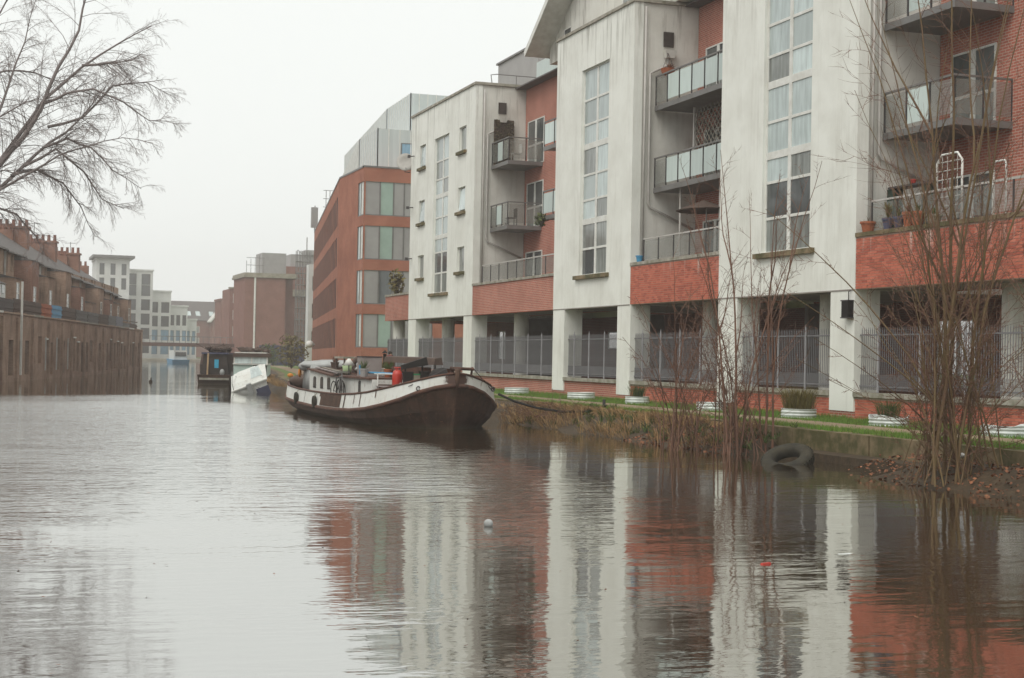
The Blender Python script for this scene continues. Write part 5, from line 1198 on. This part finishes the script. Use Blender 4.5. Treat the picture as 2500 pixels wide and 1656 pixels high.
# big bare tree leaning in from the left bank
rg = random.Random(77)
tree = thing("bare_tree", "large leafless plane tree reaching in from the left bank", "tree", (-5, 76, 1))
trunk = MB(); trunk.tube([(-5, 76, .8), (-4.7, 76, 3), (-4.0, 76, 5.5), (-3.2, 76, 7.6)], [.55, .48, .42, .38], 12)
LIMBS = [[(-3.2, 7.6), (-1.0, 9.0), (.5, 10.7), (1.5, 12.0), (2.28, 13.4), (3.0, 15.4), (3.9, 17.2), (4.3, 19.3), (4.9, 21)],
 [(-1.2, 8.9), (.2, 10.4), (1.2, 12), (2.45, 14), (4.1, 15.65), (6, 17.1), (7.4, 18.0)],
 [(-2.6, 7.9), (-.5, 8.9), (.52, 9.6), (2.1, 11.3), (3.4, 12.4), (4.5, 13.7), (5.3, 14.9)],
 [(2.4, 13.7), (3.4, 14.2), (4.6, 14.45), (6.0, 13.9), (7.2, 13.1), (8.6, 13.0)],
 [(2.4, 11.6), (3.5, 12.1), (4.6, 11.7), (5.6, 10.7), (7.0, 9.9)], [(1.0, 10.2), (2.2, 10.6), (3.4, 10.1), (4.3, 9.0), (5.0, 7.6)],
 [(-3.0, 9.0), (-1, 12.3), (.45, 12.9), (1.6, 13.7), (2.3, 13.9)], [(-3.2, 7.6), (-2.6, 12), (-1.3, 15), (0, 17.2), (1.2, 20)],
 [(-2.4, 12), (-.5, 14.6), (.6, 15.3), (2.0, 15.4), (3.2, 15.1), (4.4, 15.6)], [(-2, 8.1), (.2, 8.8), (1.3, 8.5), (2.2, 7.5), (2.6, 6.6)],
 [(-1.4, 8.7), (.4, 9.4), (1.8, 10.3), (3.1, 11.2), (4.4, 11.7), (6.0, 12.2), (7.4, 12.0)], [(4.1, 15.65), (5.6, 15.9), (6.8, 16.2)],
 [(-3.2, 7.6), (-5, 11), (-6.5, 15), (-7, 19)], [(-3.4, 7.4), (-6.5, 9.5), (-9, 11), (-11, 11.5)], [(-3, 8), (-3, 13), (-3.5, 18), (-3, 22)], [(.2, 12.6), (.8, 14.5), (1.5, 16.7), (2.0, 19)],
 [(2.6, 12.6), (4.2, 13.2), (5.6, 14.9), (7.2, 15.2), (8.4, 14.6)], [(1.6, 10.7), (3.0, 11.6), (4.3, 10.6), (5.2, 9.3), (6.2, 8.9)]]
lm = MB(); tw = [MB(), MB(), MB()]
for i, L_ in enumerate(LIMBS):
    dy = rg.uniform(-1.2, 1.2) if i not in (0, 1, 2) else rg.uniform(-.4, .4); slope = rg.uniform(-.35, .35)
    P = [V((x, 76+dy*min(1, j*.4)+slope*j, z)) for j, (x, z) in enumerate(L_)]
    fine = []
    for a, b in zip(P, P[1:]):
        fine += [a, a.lerp(b, .5)+V((rg.uniform(-.06, .06), rg.uniform(-.1, .1), rg.uniform(-.06, .06)))]
    fine.append(P[-1])
    r0 = {0: .17, 1: .14, 2: .13, 7: .14, 12: .2, 13: .18, 14: .2}.get(i, .075); n = len(fine)-1
    lm.tube(fine, [max(r0*(1-.88*k/n), .014) for k in range(n+1)], 7, cap=False)
    ln = sum((b-a).length for a, b in zip(P, P[1:]))
    twigs(tw, fine, max(.05, r0*.35), max(ln*.26, 1.8), 0, rg, (30, 10, 6), V((0, 0, -.55)), (1.0, .42, .4), .12, (.35, 1.0), .13)
part("trunk", trunk, TREEB, tree, smooth=True); part("limbs", lm, TREEB, tree, smooth=True)
cr = tag(part("crown", tw[0], TREEB, tree), kind="stuff"); tag(part("fine_twigs", tw[1], TREET, cr), kind="stuff"); tag(part("twig_tips", tw[2], TREET, cr), kind="stuff")

def shrub(name, label, base, stems, seed, mt, counts, tl, spread=.25):
    rg = random.Random(seed); t = thing(name, label, "tree", base); st = MB(); tws = [MB(), MB()]
    B = V(base)
    for (dx, dy, h, r0) in stems:
        p = B+V((rg.uniform(-spread, spread), rg.uniform(-spread, spread), -.15)); top = B+V((dx*1.35, dy*1.35, h)); n = 11; q = []; kink = V((0, 0, 0))
        for i in range(n+1):
            u = i/n; c = p.lerp(top, u); bow = math.sin(u*math.pi)*.06*h; c = c+V((-dx*.25*math.sin(u*math.pi), -dy*.25*math.sin(u*math.pi), 0))
            if i: kink = kink+V((rg.uniform(-1, 1), rg.uniform(-1, 1), 0))*.03*h/5
            q.append(c+kink)
        st.tube(q, [max(r0*(1-.85*i/n), .005) for i in range(n+1)], 6, cap=False)
        for _k in range(2 if h > 2.5 else 1):      # forks
            pf, df = at_(q, rg.uniform(.25, .65)); lf = h*rg.uniform(.25, .5); qf = wander(pf, spray(df, rg.uniform(.25, .6), rg), lf, 7, V((0, 0, .7)), rg, .1)
            st.tube(qf, [max(r0*.6*(1-.85*i/7), .004) for i in range(8)], 5, cap=False); twigs(tws, qf, r0*.35, lf*.45, 0, rg, (max(3, counts[0]//2), counts[1]), V((0, 0, .15)), (1.0, .38, .4), .15, (.4, 1.0), .16)
        twigs(tws, q, r0*.5, h*tl, 0, rg, counts, V((0, 0, .12)), (1.0, .4, .4), .1, (.4, 1.05), .16)
    part("stems", st, mt, t, smooth=True); tag(part("branches", tws[0], TWIG, t), kind="stuff"); tag(part("twigs", tws[1], TWIG, t), kind="stuff")
    return t
rg = random.Random(5)
S1 = [(rg.uniform(-1.0, 1.2), rg.uniform(-.9, .9), rg.uniform(1.6, 4.4), rg.uniform(.010, .02)) for _ in range(20)]
shrub("sapling_clump", "low many-stemmed bare shrub nearest the barge on the bank", (15.3, 32.3, .05), S1, 31, TWIG, (8, 4), .26, .5)
S2 = [(-.9, .6, 6.3, .03), (-.3, .3, 6.7, .032), (.35, -.5, 6.1, .03), (1.0, -.8, 6.4, .03), (1.4, .4, 5.4, .026), (-1.3, -.4, 5.0, .024), (.6, 1.0, 5.8, .026)]+[(rg.uniform(-1.3, 1.3), rg.uniform(-1.1, 1.1), rg.uniform(1.2, 3.6), rg.uniform(.010, .02)) for _ in range(22)]
shrub("sapling_clump", "taller bare sapling clump in the middle of the bank beside the tyre", (16.1, 30.9, .15), S2, 32, TWIG, (10, 5), .2, .6)
S3 = [(-.4, .6, 9.6, .04), (.1, .1, 10.0, .042), (.6, -.4, 9.2, .038), (-.9, 1.2, 8.6, .033), (1.2, .3, 9.0, .035), (.4, -1.1, 8.4, .033), (1.7, -.7, 8.0, .03)]
S3 += [(rg.uniform(-1.5, 1.9), rg.uniform(-1.6, 1.4), rg.uniform(3.0, 7.0), rg.uniform(.012, .022)) for _ in range(15)]+[(rg.uniform(-1.8, 2.0), rg.uniform(-1.9, 1.6), rg.uniform(1.0, 3.2), rg.uniform(.007, .014)) for _ in range(24)]
S3 += [(-1.9, 1.3, 4.6, .03), (-2.0, .9, 3.2, .026), (-1.7, .4, 2.3, .02)]
shrub("bushy_willow", "tall dense bare willow clump with mossy stems at the right edge", (15.7, 22.6, .2), S3, 33, TWIGG, (11, 6), .2, .75)
S4 = [(rg.uniform(-.7, .9), rg.uniform(-1.0, 1.0), rg.uniform(1.5, 5.5), rg.uniform(.012, .026)) for _ in range(18)]
shrub("willow_suckers", "thin upright bare suckers beside the tall willow at the frame edge", (16.4, 20.6, .3), S4, 34, TWIG, (8, 5), .2, .8)
# brambles by the bow
m = MB(); rg = random.Random(8)
for k in range(170):
    y = rg.uniform(41.8, 46.5); p = V((rg.uniform(15.7, 17.0), y, rg.uniform(.0, .35))); q = wander(p, V((rg.uniform(-.8, .6), rg.uniform(-.8, .8), 1)), rg.uniform(.5, 1.1), 6, V((rg.uniform(-.9, .3), 0, -1.6)), rg, .15)
    m.tube(q, .007, 3, cap=False)
tag(part("brambles", m, TWIG, None), "reddish brown dead bramble tangle at the barge's bow", "brambles", kind="stuff")
# far hedge and bush
def leafy(name, label, c, rx, ry, rz, mt, n, seed, cat="bush", ls=.12):
    rg = random.Random(seed); t = thing(name, label, cat, (c[0], c[1], c[2]-rz)); m = MB(); st = MB()
    for k in range(7):
        e = V((rg.uniform(-rx, rx)*.7, rg.uniform(-ry, ry)*.7, rg.uniform(-.2, .7)*rz)); st.tube([V((c[0], c[1], c[2]-rz)), V(c)+e*.5, V(c)+e], [.06, .04, .015], 5)
    for k in range(n):
        while True:
            q = V((rg.uniform(-1, 1), rg.uniform(-1, 1), rg.uniform(-1, 1)))
            if .25 < q.length < 1+.25*mnoise.noise(q*2.5+V((seed, 0, 0))): break
        p = V((c[0]+q.x*rx, c[1]+q.y*ry, c[2]+q.z*rz)); a = V((rg.uniform(-1, 1), rg.uniform(-1, 1), rg.uniform(-1, 1))).normalized(); b = a.orthogonal().normalized()
        l = ls*rg.uniform(.6, 1.4); m.add([p-a*l, p+b*l*.45, p+a*l, p-b*l*.45], [(0, 1, 2, 3)])
    part("crown", m, mt, t); part("trunk", st, BARK, t); return t
leafy("yellow_bush", "yellowish green bush on the towpath below the orange brick block", (28.6, 150, 2.3), 1.5, 1.7, 1.7, LEAFY, 480, 3, ls=.2)
leafy("ivy_bush", "dark bush against the foot of the plum brick tower", (31.5, 180, 1.8), 1.3, 1.3, 1.4, LEAFG, 500, 4, ls=.2)
# planters along the flats
PL = [(20.6, 59.3, .52, 0), (20.7, 52.4, .52, 0), (20.75, 47.4, .42, 1), (20.6, 41.5, .48, 0), (20.7, 36.5, .48, 2), (20.6, 32.0, .48, 1), (20.5, 27.4, .52, 0)]
pn = ["farthest white corrugated planter, near the barge's bow", "second white corrugated planter from the barge", "small white corrugated planter between two white pillars", "white corrugated planter behind the middle sapling clump",
      "white corrugated planter with a big green grass tussock", "white corrugated planter with a dented rim and a small tussock", "nearest white corrugated planter behind the willow stems"]
for k, (x, y, R_, pl) in enumerate(PL):
    t = thing("planter", pn[k], "planter", (x, y, GZ), group="corrugated planters beside the towpath"); prof = []
    for i in range(19): prof.append((R_*(1+.025*math.cos(i/18*2*math.pi*3)), .25*i/18))
    prof += [(R_*.97, .25), (R_*.96, .17)]
    m = MB(); m.lathe(prof, (x, y, GZ), 30, sx=.95, sy=1.05)
    if k in (5, 6):
        rg = random.Random(k); m.v = [(a, b, c+(.05*math.sin(b*9+k)-.03 if c > GZ+.2 else 0)) for a, b, c in m.v]
    part("rim_wall", m, GALV, t, smooth=True)
    m = MB(); m.lathe([(R_*.95, .18), (.01, .21)], (x, y, GZ), 18, sx=.95, sy=1.05); part("soil", m, DIRT, t)
    if pl:
        m = MB(); rg = random.Random(40+k)
        for i in range(700 if pl == 2 else 220):
            a = rg.uniform(0, 6.28); rr = rg.uniform(0, .4 if pl == 2 else .25); h = rg.uniform(.3, .75 if pl == 2 else .5); reed(m, (x+rr*math.cos(a), y+rr*math.sin(a), GZ+.19), h, (math.cos(a)*h*rg.uniform(.1, .7), math.sin(a)*h*rg.uniform(.1, .8)), .006)
        part("tussock", m, LEAFY if pl == 2 else LEAFG, t)
# tyre
t = thing("tyre", "large worn tyre half sunk against the canal edge", "tyre", (15.9, 28.3, 0))
M = T(15.75, 28.2, .06) @ Matrix.Rotation(math.radians(-24), 4, 'Y') @ Matrix.Rotation(math.radians(16), 4, 'X')
m = MB()
prof = []
for j in range(14):
    a = 2*math.pi*j/14; prof.append((.40+.135*math.copysign(abs(math.cos(a))**.6, math.cos(a)), .13*math.copysign(abs(math.sin(a))**.7, math.sin(a))))
n = 36; base = len(m.v)
for i in range(n):
    tt = 2*math.pi*i/n
    for rr, z in prof: m.v.append((rr*math.cos(tt), rr*math.sin(tt), z))
for i in range(n):
    for j in range(14): m.f.append((base+i*14+j, base+((i+1) % n)*14+j, base+((i+1) % n)*14+(j+1) % 14, base+i*14+(j+1) % 14)); m.m.append(0)
part("carcass", m, RUBBER, t, M, True)
m = MB()
for i in range(40):
    a = 2*math.pi*i/40; c, s_ = math.cos(a), math.sin(a); w = .02
    m.hexa([(c*.525-s_*-w, s_*.525+c*-w, -.08), (c*.55-s_*-w, s_*.55+c*-w, -.08), (c*.55-s_*w, s_*.55+c*w, -.08), (c*.525-s_*w, s_*.525+c*w, -.08), (c*.525-s_*-w, s_*.525+c*-w, .08), (c*.55-s_*-w, s_*.55+c*-w, .08), (c*.55-s_*w, s_*.55+c*w, .08), (c*.525-s_*w, s_*.525+c*w, .08)])
part("tread", m, RUBBER, t, M)
# floating ball, wrappers, birds
t = MB(); t.blob((5.87, 17.86, .03), .058, .058, .058, 14, 10, jit=.01); tag(part("floating_ball", t, CLOTHG, None, smooth=True), "small grubby white ball floating in mid canal", "ball")
t = MB(); t.hexa([(7.55, 14.0, .0), (7.67, 14.03, .0), (7.66, 14.06, .0), (7.54, 14.03, .0), (7.56, 14.01, .015), (7.66, 14.03, .02), (7.65, 14.05, .02), (7.55, 14.03, .015)]); tag(part("red_wrapper", t, RED, None), "scrap of red wrapper floating below the brick reflection", "litter")
t = MB(); t.hexa([(8.8, 14.6, .0), (8.98, 14.63, .0), (8.97, 14.66, .0), (8.8, 14.63, .0), (8.81, 14.61, .008), (8.97, 14.64, .006), (8.96, 14.65, .006), (8.81, 14.62, .008)]); tag(part("blue_wrapper", t, GALV, None), "scrap of pale blue wrapper floating on the canal", "litter")
t = MB(); t.blob((16.3, 23.0, .5), .06, .1, .04, 8, 5, jit=.2); tag(part("litter_scrap", t, WFRAME, None), "scrap of white litter on the leafy mound", "litter")
bird = thing("duck", "small dark duck swimming on the bright far water", "duck", (10.5, 104.5, 0))
m = MB(); m.blob((10.5, 104.5, .06), .13, .22, .1, 10, 7, jit=.02); m.tube([(10.5, 104.35, .1), (10.5, 104.3, .24)], [.05, .035], 7); m.blob((10.5, 104.27, .27), .05, .06, .05, 8, 6, jit=0); m.tube([(10.5, 104.22, .26), (10.5, 104.15, .25)], [.02, .008], 5); part("body", m, BARK, bird, smooth=True)
orb = thing("orange_bag", "small orange bag lying on the grass by the half-sunk boat", "bag", (17.4, 92.5, .6))
m = MB(); m.blob((17.9, 94.2, .72), .2, .2, .14, 10, 7, jit=.12); part("bag", m, ORANGE, orb, smooth=True)

# ================================================================== things on the balconies
def pot(label, x, y, z, R_, h, mt, plant=None, n=40, ph=.35):
    t = thing("plant_pot", label, "pot", (x, y, z), group="pots on the terrace parapet"); m = MB()
    m.lathe([(R_*.7, 0), (R_*.95, h*.8), (R_*1.08, h*.8), (R_*1.08, h), (R_*.92, h), (R_*.9, h*.88)], (x, y, z), 14); part("pot", m, mt, t, smooth=False)
    if plant:
        m = MB(); rg = random.Random(int(y*100))
        for i in range(n): a = rg.uniform(0, 6.28); reed(m, (x, y, z+h*.9), rg.uniform(.4, 1)*ph, (math.cos(a)*ph*.5*rg.random(), math.sin(a)*ph*.5*rg.random()), .012)
        part("plant", m, plant, t)
pot("wide terracotta bowl at the left end of the nearest parapet", 22.12, 35.5, 5.58, .2, .28, TERRA, CONC, 16, .2)
pot("dark blue pot with a yellow shrub on the nearest parapet", 22.12, 34.55, 5.58, .15, .3, SLATEB, LEAFY, 70, .5)
pot("plain dark blue pot right of the yellow shrub", 22.12, 34.05, 5.58, .14, .3, SLATEB, LEAFG, 30, .3)
pot("tall orange terracotta pot left of the twin pots", 22.12, 33.6, 5.58, .16, .38, TERRA, LEAFD, 30, .3)
pot("orange terracotta pot in the middle of the twin pots", 22.12, 33.2, 5.58, .18, .36, TERRA, LEAFG, 40, .3)
pot("small stone-coloured trough behind the willow stems", 22.12, 32.5, 5.58, .2, .22, CONC, LEAFG, 30, .25)
pot("little light blue pot on the parapet beside the gabled tower", 22.14, 50.6, 5.58, .13, .24, BLUE)
t = thing("bed_frame", "white wire bed frame propped upright on the nearest terrace", "bed frame", (22.6, 32.6, 5.58))
m = MB(); z0, z1, a, b = 5.2, 7.35, 32.05, 33.1
m.tube([(22.6, a, z0), (22.6, a, z1-.2), (22.6, a+.2, z1), (22.6, b-.2, z1), (22.6, b, z1-.2), (22.6, b, z0)], .03, 8); part("frame", m, WFRAME, t, smooth=True)
m = MB()
for k in range(9): m.tube([(22.6, a, z0+.2+k*.22), (22.6, b, z0+.2+k*.22)], .012, 4)
for k in range(1, 5): m.tube([(22.61, a+(b-a)*k/5, z0+.2), (22.61, a+(b-a)*k/5, z1-.05)], .008, 4)
part("wire_grid", m, WFRAME, t)
t = thing("terrace_table", "narrow green trestle table on the nearest terrace", "table", (22.9, 34.6, 4.75))
m = MB(); m.box(22.7, 23.1, 33.6, 35.5, 6.75, 6.8); part("top", m, DARKM, t)
for y in (33.7, 35.3):
    m = MB(); m.box(22.75, 23.05, y, y+.3, 4.75, 6.75); part("leg", m, mat("green_cloth", (.03, .05, .035)), t)
pot("tiny red pot on the terrace trestle table", 22.9, 34.6, 6.8, .08, .14, RED)
t = thing("tubular_chair", "white tubular chair back showing above the nearest terrace rail", "chair", (23.1, 31.2, 4.75))
m = MB(); m.tube([(23.1, 31.5, 4.75), (23.1, 31.5, 6.95), (23.1, 31.4, 7.05), (23.1, 31.05, 7.05), (23.1, 31.0, 6.95), (23.1, 31.0, 4.75)], .025, 8); part("frame", m, WFRAME, t)
m = MB(); m.box(22.95, 23.4, 31.0, 31.5, 5.3, 5.35); part("seat", m, WFRAME, t)
t = thing("hanging_basket", "terracotta hanging basket with dry plants on the gabled tower's flank", "basket", (23.3, 50.85, 12.3))
m = MB(); m.lathe([(.05, 0), (.22, .12), (.27, .3), (.25, .3)], (23.2, 50.75, 12.35), 14); part("bowl", m, TERRA, t)
m = MB(); rg = random.Random(2)
for i in range(90): a_ = rg.uniform(0, 6.28); reed(m, (23.25, 50.75, 12.6), rg.uniform(-.2, .3), (math.cos(a_)*.35*rg.random()+.1, math.sin(a_)*.3*rg.random()), .014)
part("plant", m, LEAFD, t)
m = MB()
for a_ in (0, 2.1, 4.2): m.tube([(23.2+.25*math.cos(a_), 50.75+.25*math.sin(a_), 12.65), (23.2, 50.75, 13.2)], .008, 4)
m.tube([(23.2, 50.75, 13.2), (23.2, 51.1, 13.25)], .015, 5); part("chain", m, DARKM, t)
t = thing("leaf_screen", "square camouflage leaf screen on the far tower's upper balcony", "screen", (23.6, 69.9, 11.3))
m = MB(); rg = random.Random(6); m.box(22.9, 23.9, 69.95, 69.99, 11.27, 13.5); scr = part("backing", m, TARP, t)
m = MB()
for i in range(900):
    p = V((rg.uniform(22.9, 23.9), 69.93, rg.uniform(11.3, 13.5))); a_ = V((rg.uniform(-1, 1), rg.uniform(-.4, .4), rg.uniform(-1, 1))).normalized(); b_ = a_.orthogonal().normalized(); l = .05; m.add([p-a_*l, p+b_*l*.6, p+a_*l, p-b_*l*.6], [(0, 1, 2, 3)])
part("leaves", m, mat("camo_leaf", (.16, .125, .075), (.07, .06, .035), island=1.2, bump=0), t)
t = thing("trellis", "diamond trellis with dead climber on the middle brick bay balcony", "trellis", (23.7, 48.3, 8.3))
m = MB()
for i in range(-9, 18):
    for s_ in (1, -1):
        pts_ = []
        for u in (0, 1):
            pass
        y0_ = 47.2+i*.28; za, zb = 8.4, 11.05
        y1_ = y0_+s_*2.5; c0, c1 = V((23.7, y0_, za)), V((23.7, y1_, zb))
        lo, hi = 47.2, 49.45
        def clip(p, q_):
            d = q_-p
            if abs(d.y) < 1e-6: return None
            t0, t1 = sorted(((lo-p.y)/d.y, (hi-p.y)/d.y)); t0, t1 = max(0, t0), min(1, t1)
            return (p+d*t0, p+d*t1) if t1 > t0+.02 else None
        cc = clip(c0, c1)
        if cc: m.tube(cc, .014, 4)
part("slats", m, COPE, t)
m = MB(); rg = random.Random(12)
for i in range(500): reed(m, (23.75, rg.uniform(47.2, 49.4), rg.uniform(8.8, 11.05)), rg.uniform(-.2, .1), (rg.uniform(-.1, .1), rg.uniform(-.15, .15)), .025)
tag(part("climber", m, TARP, t), kind="stuff")
m = MB(); m.tube([(23.68, 49.5, 8.3), (23.68, 49.5, 11.1)], .045, 6); part("post", m, PIPE, t)
def chair(label, x, y, z, mt):
    t = thing("garden_chair", label, "chair", (x, y, z))
    m = MB(); m.box(x-.22, x+.22, y-.22, y+.22, z+.42, z+.46); part("seat", m, mt, t)
    m = MB(); m.box(x+.18, x+.22, y-.22, y+.22, z+.46, z+.9); part("backrest", m, mt, t)
    for a_ in (-.2, .2):
        for b_ in (-.2, .2): m = MB(); m.tube([(x+a_, y+b_, z), (x+a_, y+b_, z+.42)], .018, 5); part("leg", m, mt, t)
chair("dark garden chair on the far tower's lower balcony", 23.4, 68.6, 8.23, BLACK)
chair("white garden chair on the far tower's upper balcony", 23.5, 68.3, 11.25, WFRAME)
chair("dark garden chair on the wide terrace by the far tower", 22.9, 67.2, 4.75, DARKM)
leafy("balcony_bush", "trailing green plant on the balcony left of the gabled tower", (22.75, 62.7, 8.1), .3, .4, .28, LEAFG, 160, 9, "plant", .09)
leafy("terrace_bush", "pale straggly plant on the farthest brick terrace", (22.3, 85.6, 6.3), .45, .7, .75, LEAFY, 260, 10, "plant", .12)
t = thing("parasol", "closed dark parasol leaning on the middle bay's terrace", "parasol", (23.2, 47.2, 4.75))
m = MB(); m.tube([(23.0, 47.0, 4.75), (23.0, 47.0, 7.3)], .025, 6); part("pole", m, PIPE, t)
m = MB(); m.lathe([(.02, .35), (.9, 0), (.88, -.03), (.02, .3)], (23.0, 47.2, 7.2), 12, sy=1.3); part("canopy", m, TARP, t)
for k, (y, z) in enumerate(((81.1, 13.0), (81.2, 10.2), (81.25, 7.4))):
    t = thing("camera_bracket", "small dark camera bracket on the far tower, " + ("highest", "middle", "lowest")[k] + " of three", "bracket", (22, y, z), group="brackets on the far tower")
    m = MB(); m.tube([(22, y, z), (21.75, y+.1, z-.03)], .03, 5); part("arm", m, DARKM, t); m = MB(); m.box(21.65, 21.78, y+.04, y+.18, z-.1, z+.05); part("camera_head", m, DARKM, t)
# ================================================================== people on the towpath
def person(label, x, y, z, face, coat, trousers, hair, stride, h=1.74):
    t = thing("person", label, "person", (x, y, z), face); k = h/1.74
    J = {"pel": (0, 0, .95), "chest": (0, .02, 1.28), "neck": (0, .0, 1.48), "head": (0, -.02, 1.60), "top": (0, -.01, 1.72),
         "hl": (-.1, 0, .9), "kl": (-.1, -.12-stride*.5, .5), "al": (-.1, -stride*.9, .09), "tl": (-.1, -stride*.9-.17, .04),
         "hr": (.1, 0, .9), "kr": (.1, -.02+stride*.3, .49), "ar": (.1, stride, .1), "tr": (.1, stride-.16, .04),
         "sl": (-.19, 0, 1.42), "el": (-.25, .06, 1.14), "wl": (-.24, -.06, .9), "fl": (-.23, -.1, .8), "sr": (.19, 0, 1.42), "er": (.25, .04, 1.14), "wr": (.25, -.06, .9), "fr": (.24, -.1, .8)}
    Rr = {"pel": .15, "chest": .17, "neck": .065, "head": .095, "top": .07, "hl": .1, "kl": .07, "al": .05, "tl": .04, "hr": .1, "kr": .07, "ar": .05, "tr": .04, "sl": .085, "el": .06, "wl": .042, "fl": .03, "sr": .085, "er": .06, "wr": .042, "fr": .03}
    E_ = [("pel", "chest"), ("chest", "neck"), ("neck", "head"), ("head", "top"), ("pel", "hl"), ("hl", "kl"), ("kl", "al"), ("al", "tl"), ("pel", "hr"), ("hr", "kr"), ("kr", "ar"), ("ar", "tr"), ("chest", "sl"), ("sl", "el"), ("el", "wl"), ("wl", "fl"), ("chest", "sr"), ("sr", "er"), ("er", "wr"), ("wr", "fr")]
    nm = list(J); me = bpy.data.meshes.new("body"); me.from_pydata([V(J[a])*k for a in nm], [(nm.index(a), nm.index(b)) for a, b in E_], [])
    o = bpy.data.objects.new("body_tmp", me); COL.objects.link(o); md = o.modifiers.new("skin", 'SKIN'); o.modifiers.new("sub", 'SUBSURF').levels = 2
    for i, a in enumerate(nm): sv = me.skin_vertices[0].data[i]; sv.radius = (Rr[a]*k, Rr[a]*k*(.7 if a in ("pel", "chest") else 1)); sv.use_root = (a == "pel")
    dg_ = bpy.context.evaluated_depsgraph_get(); m2 = bpy.data.meshes.new_from_object(o.evaluated_get(dg_)); bpy.data.objects.remove(o)
    for mt_ in (coat, trousers, mat("skin_"+hair.name, (.42, .25, .18)), BLACK): m2.materials.append(mt_)
    for p in m2.polygons:
        c = p.center; p.use_smooth = True
        p.material_index = 3 if c.z < .1*k else (1 if c.z < .86*k and abs(c.x) < .2 else (2 if c.z > 1.5*k or (c.z < .9*k and abs(c.x) >= .2) else 0))
    link("body", m2, t, WM[t])
    m = MB(); m.blob((0, .015, 1.655*k), .105, .115, .1, 12, 8, jit=.03); part("hair", m, hair, t, WM[t], True)
    m = MB(); m.lathe([(.2, .78), (.19, 1.0), (.2, 1.25), (.17, 1.44), (.08, 1.5)], (0, .01, 0), 14, sx=1, sy=.75); part("coat", m, coat, t, WM[t], True)
COAT = mat("dark_coat", (.035, .032, .034), (.05, .045, .045)); JEAN = mat("dark_trousers", (.045, .04, .045)); HAIRD = mat("dark_hair", (.025, .016, .012)); COATR = mat("maroon_coat", (.16, .04, .04))
person("person in a dark coat walking away on the distant towpath", 30.3, 160, .62, math.radians(175), COAT, JEAN, BLACK, .22)
person("person with dark hair passing behind the barge", 19.45, 75.6, .62, math.radians(20), COATR, JEAN, HAIRD, .18, 1.66)

# ================================================================== thin winter haze
hz = MB(); hz.box(-155, 175, -45, 525, -2.0, 32)
m_ = bpy.data.materials.new("haze_air"); m_.use_nodes = True; nt = m_.node_tree; nt.nodes.clear()
out = nt.nodes.new("ShaderNodeOutputMaterial"); pv = nt.nodes.new("ShaderNodeVolumePrincipled"); pv.inputs["Color"].default_value = (.98, .93, .89, 1); pv.inputs["Density"].default_value = .0009
nt.links.new(pv.outputs[0], out.inputs["Volume"])
o = part("haze", hz, m_, None); tag(o, "pale winter haze filling the air over the canal", "haze", kind="stuff")
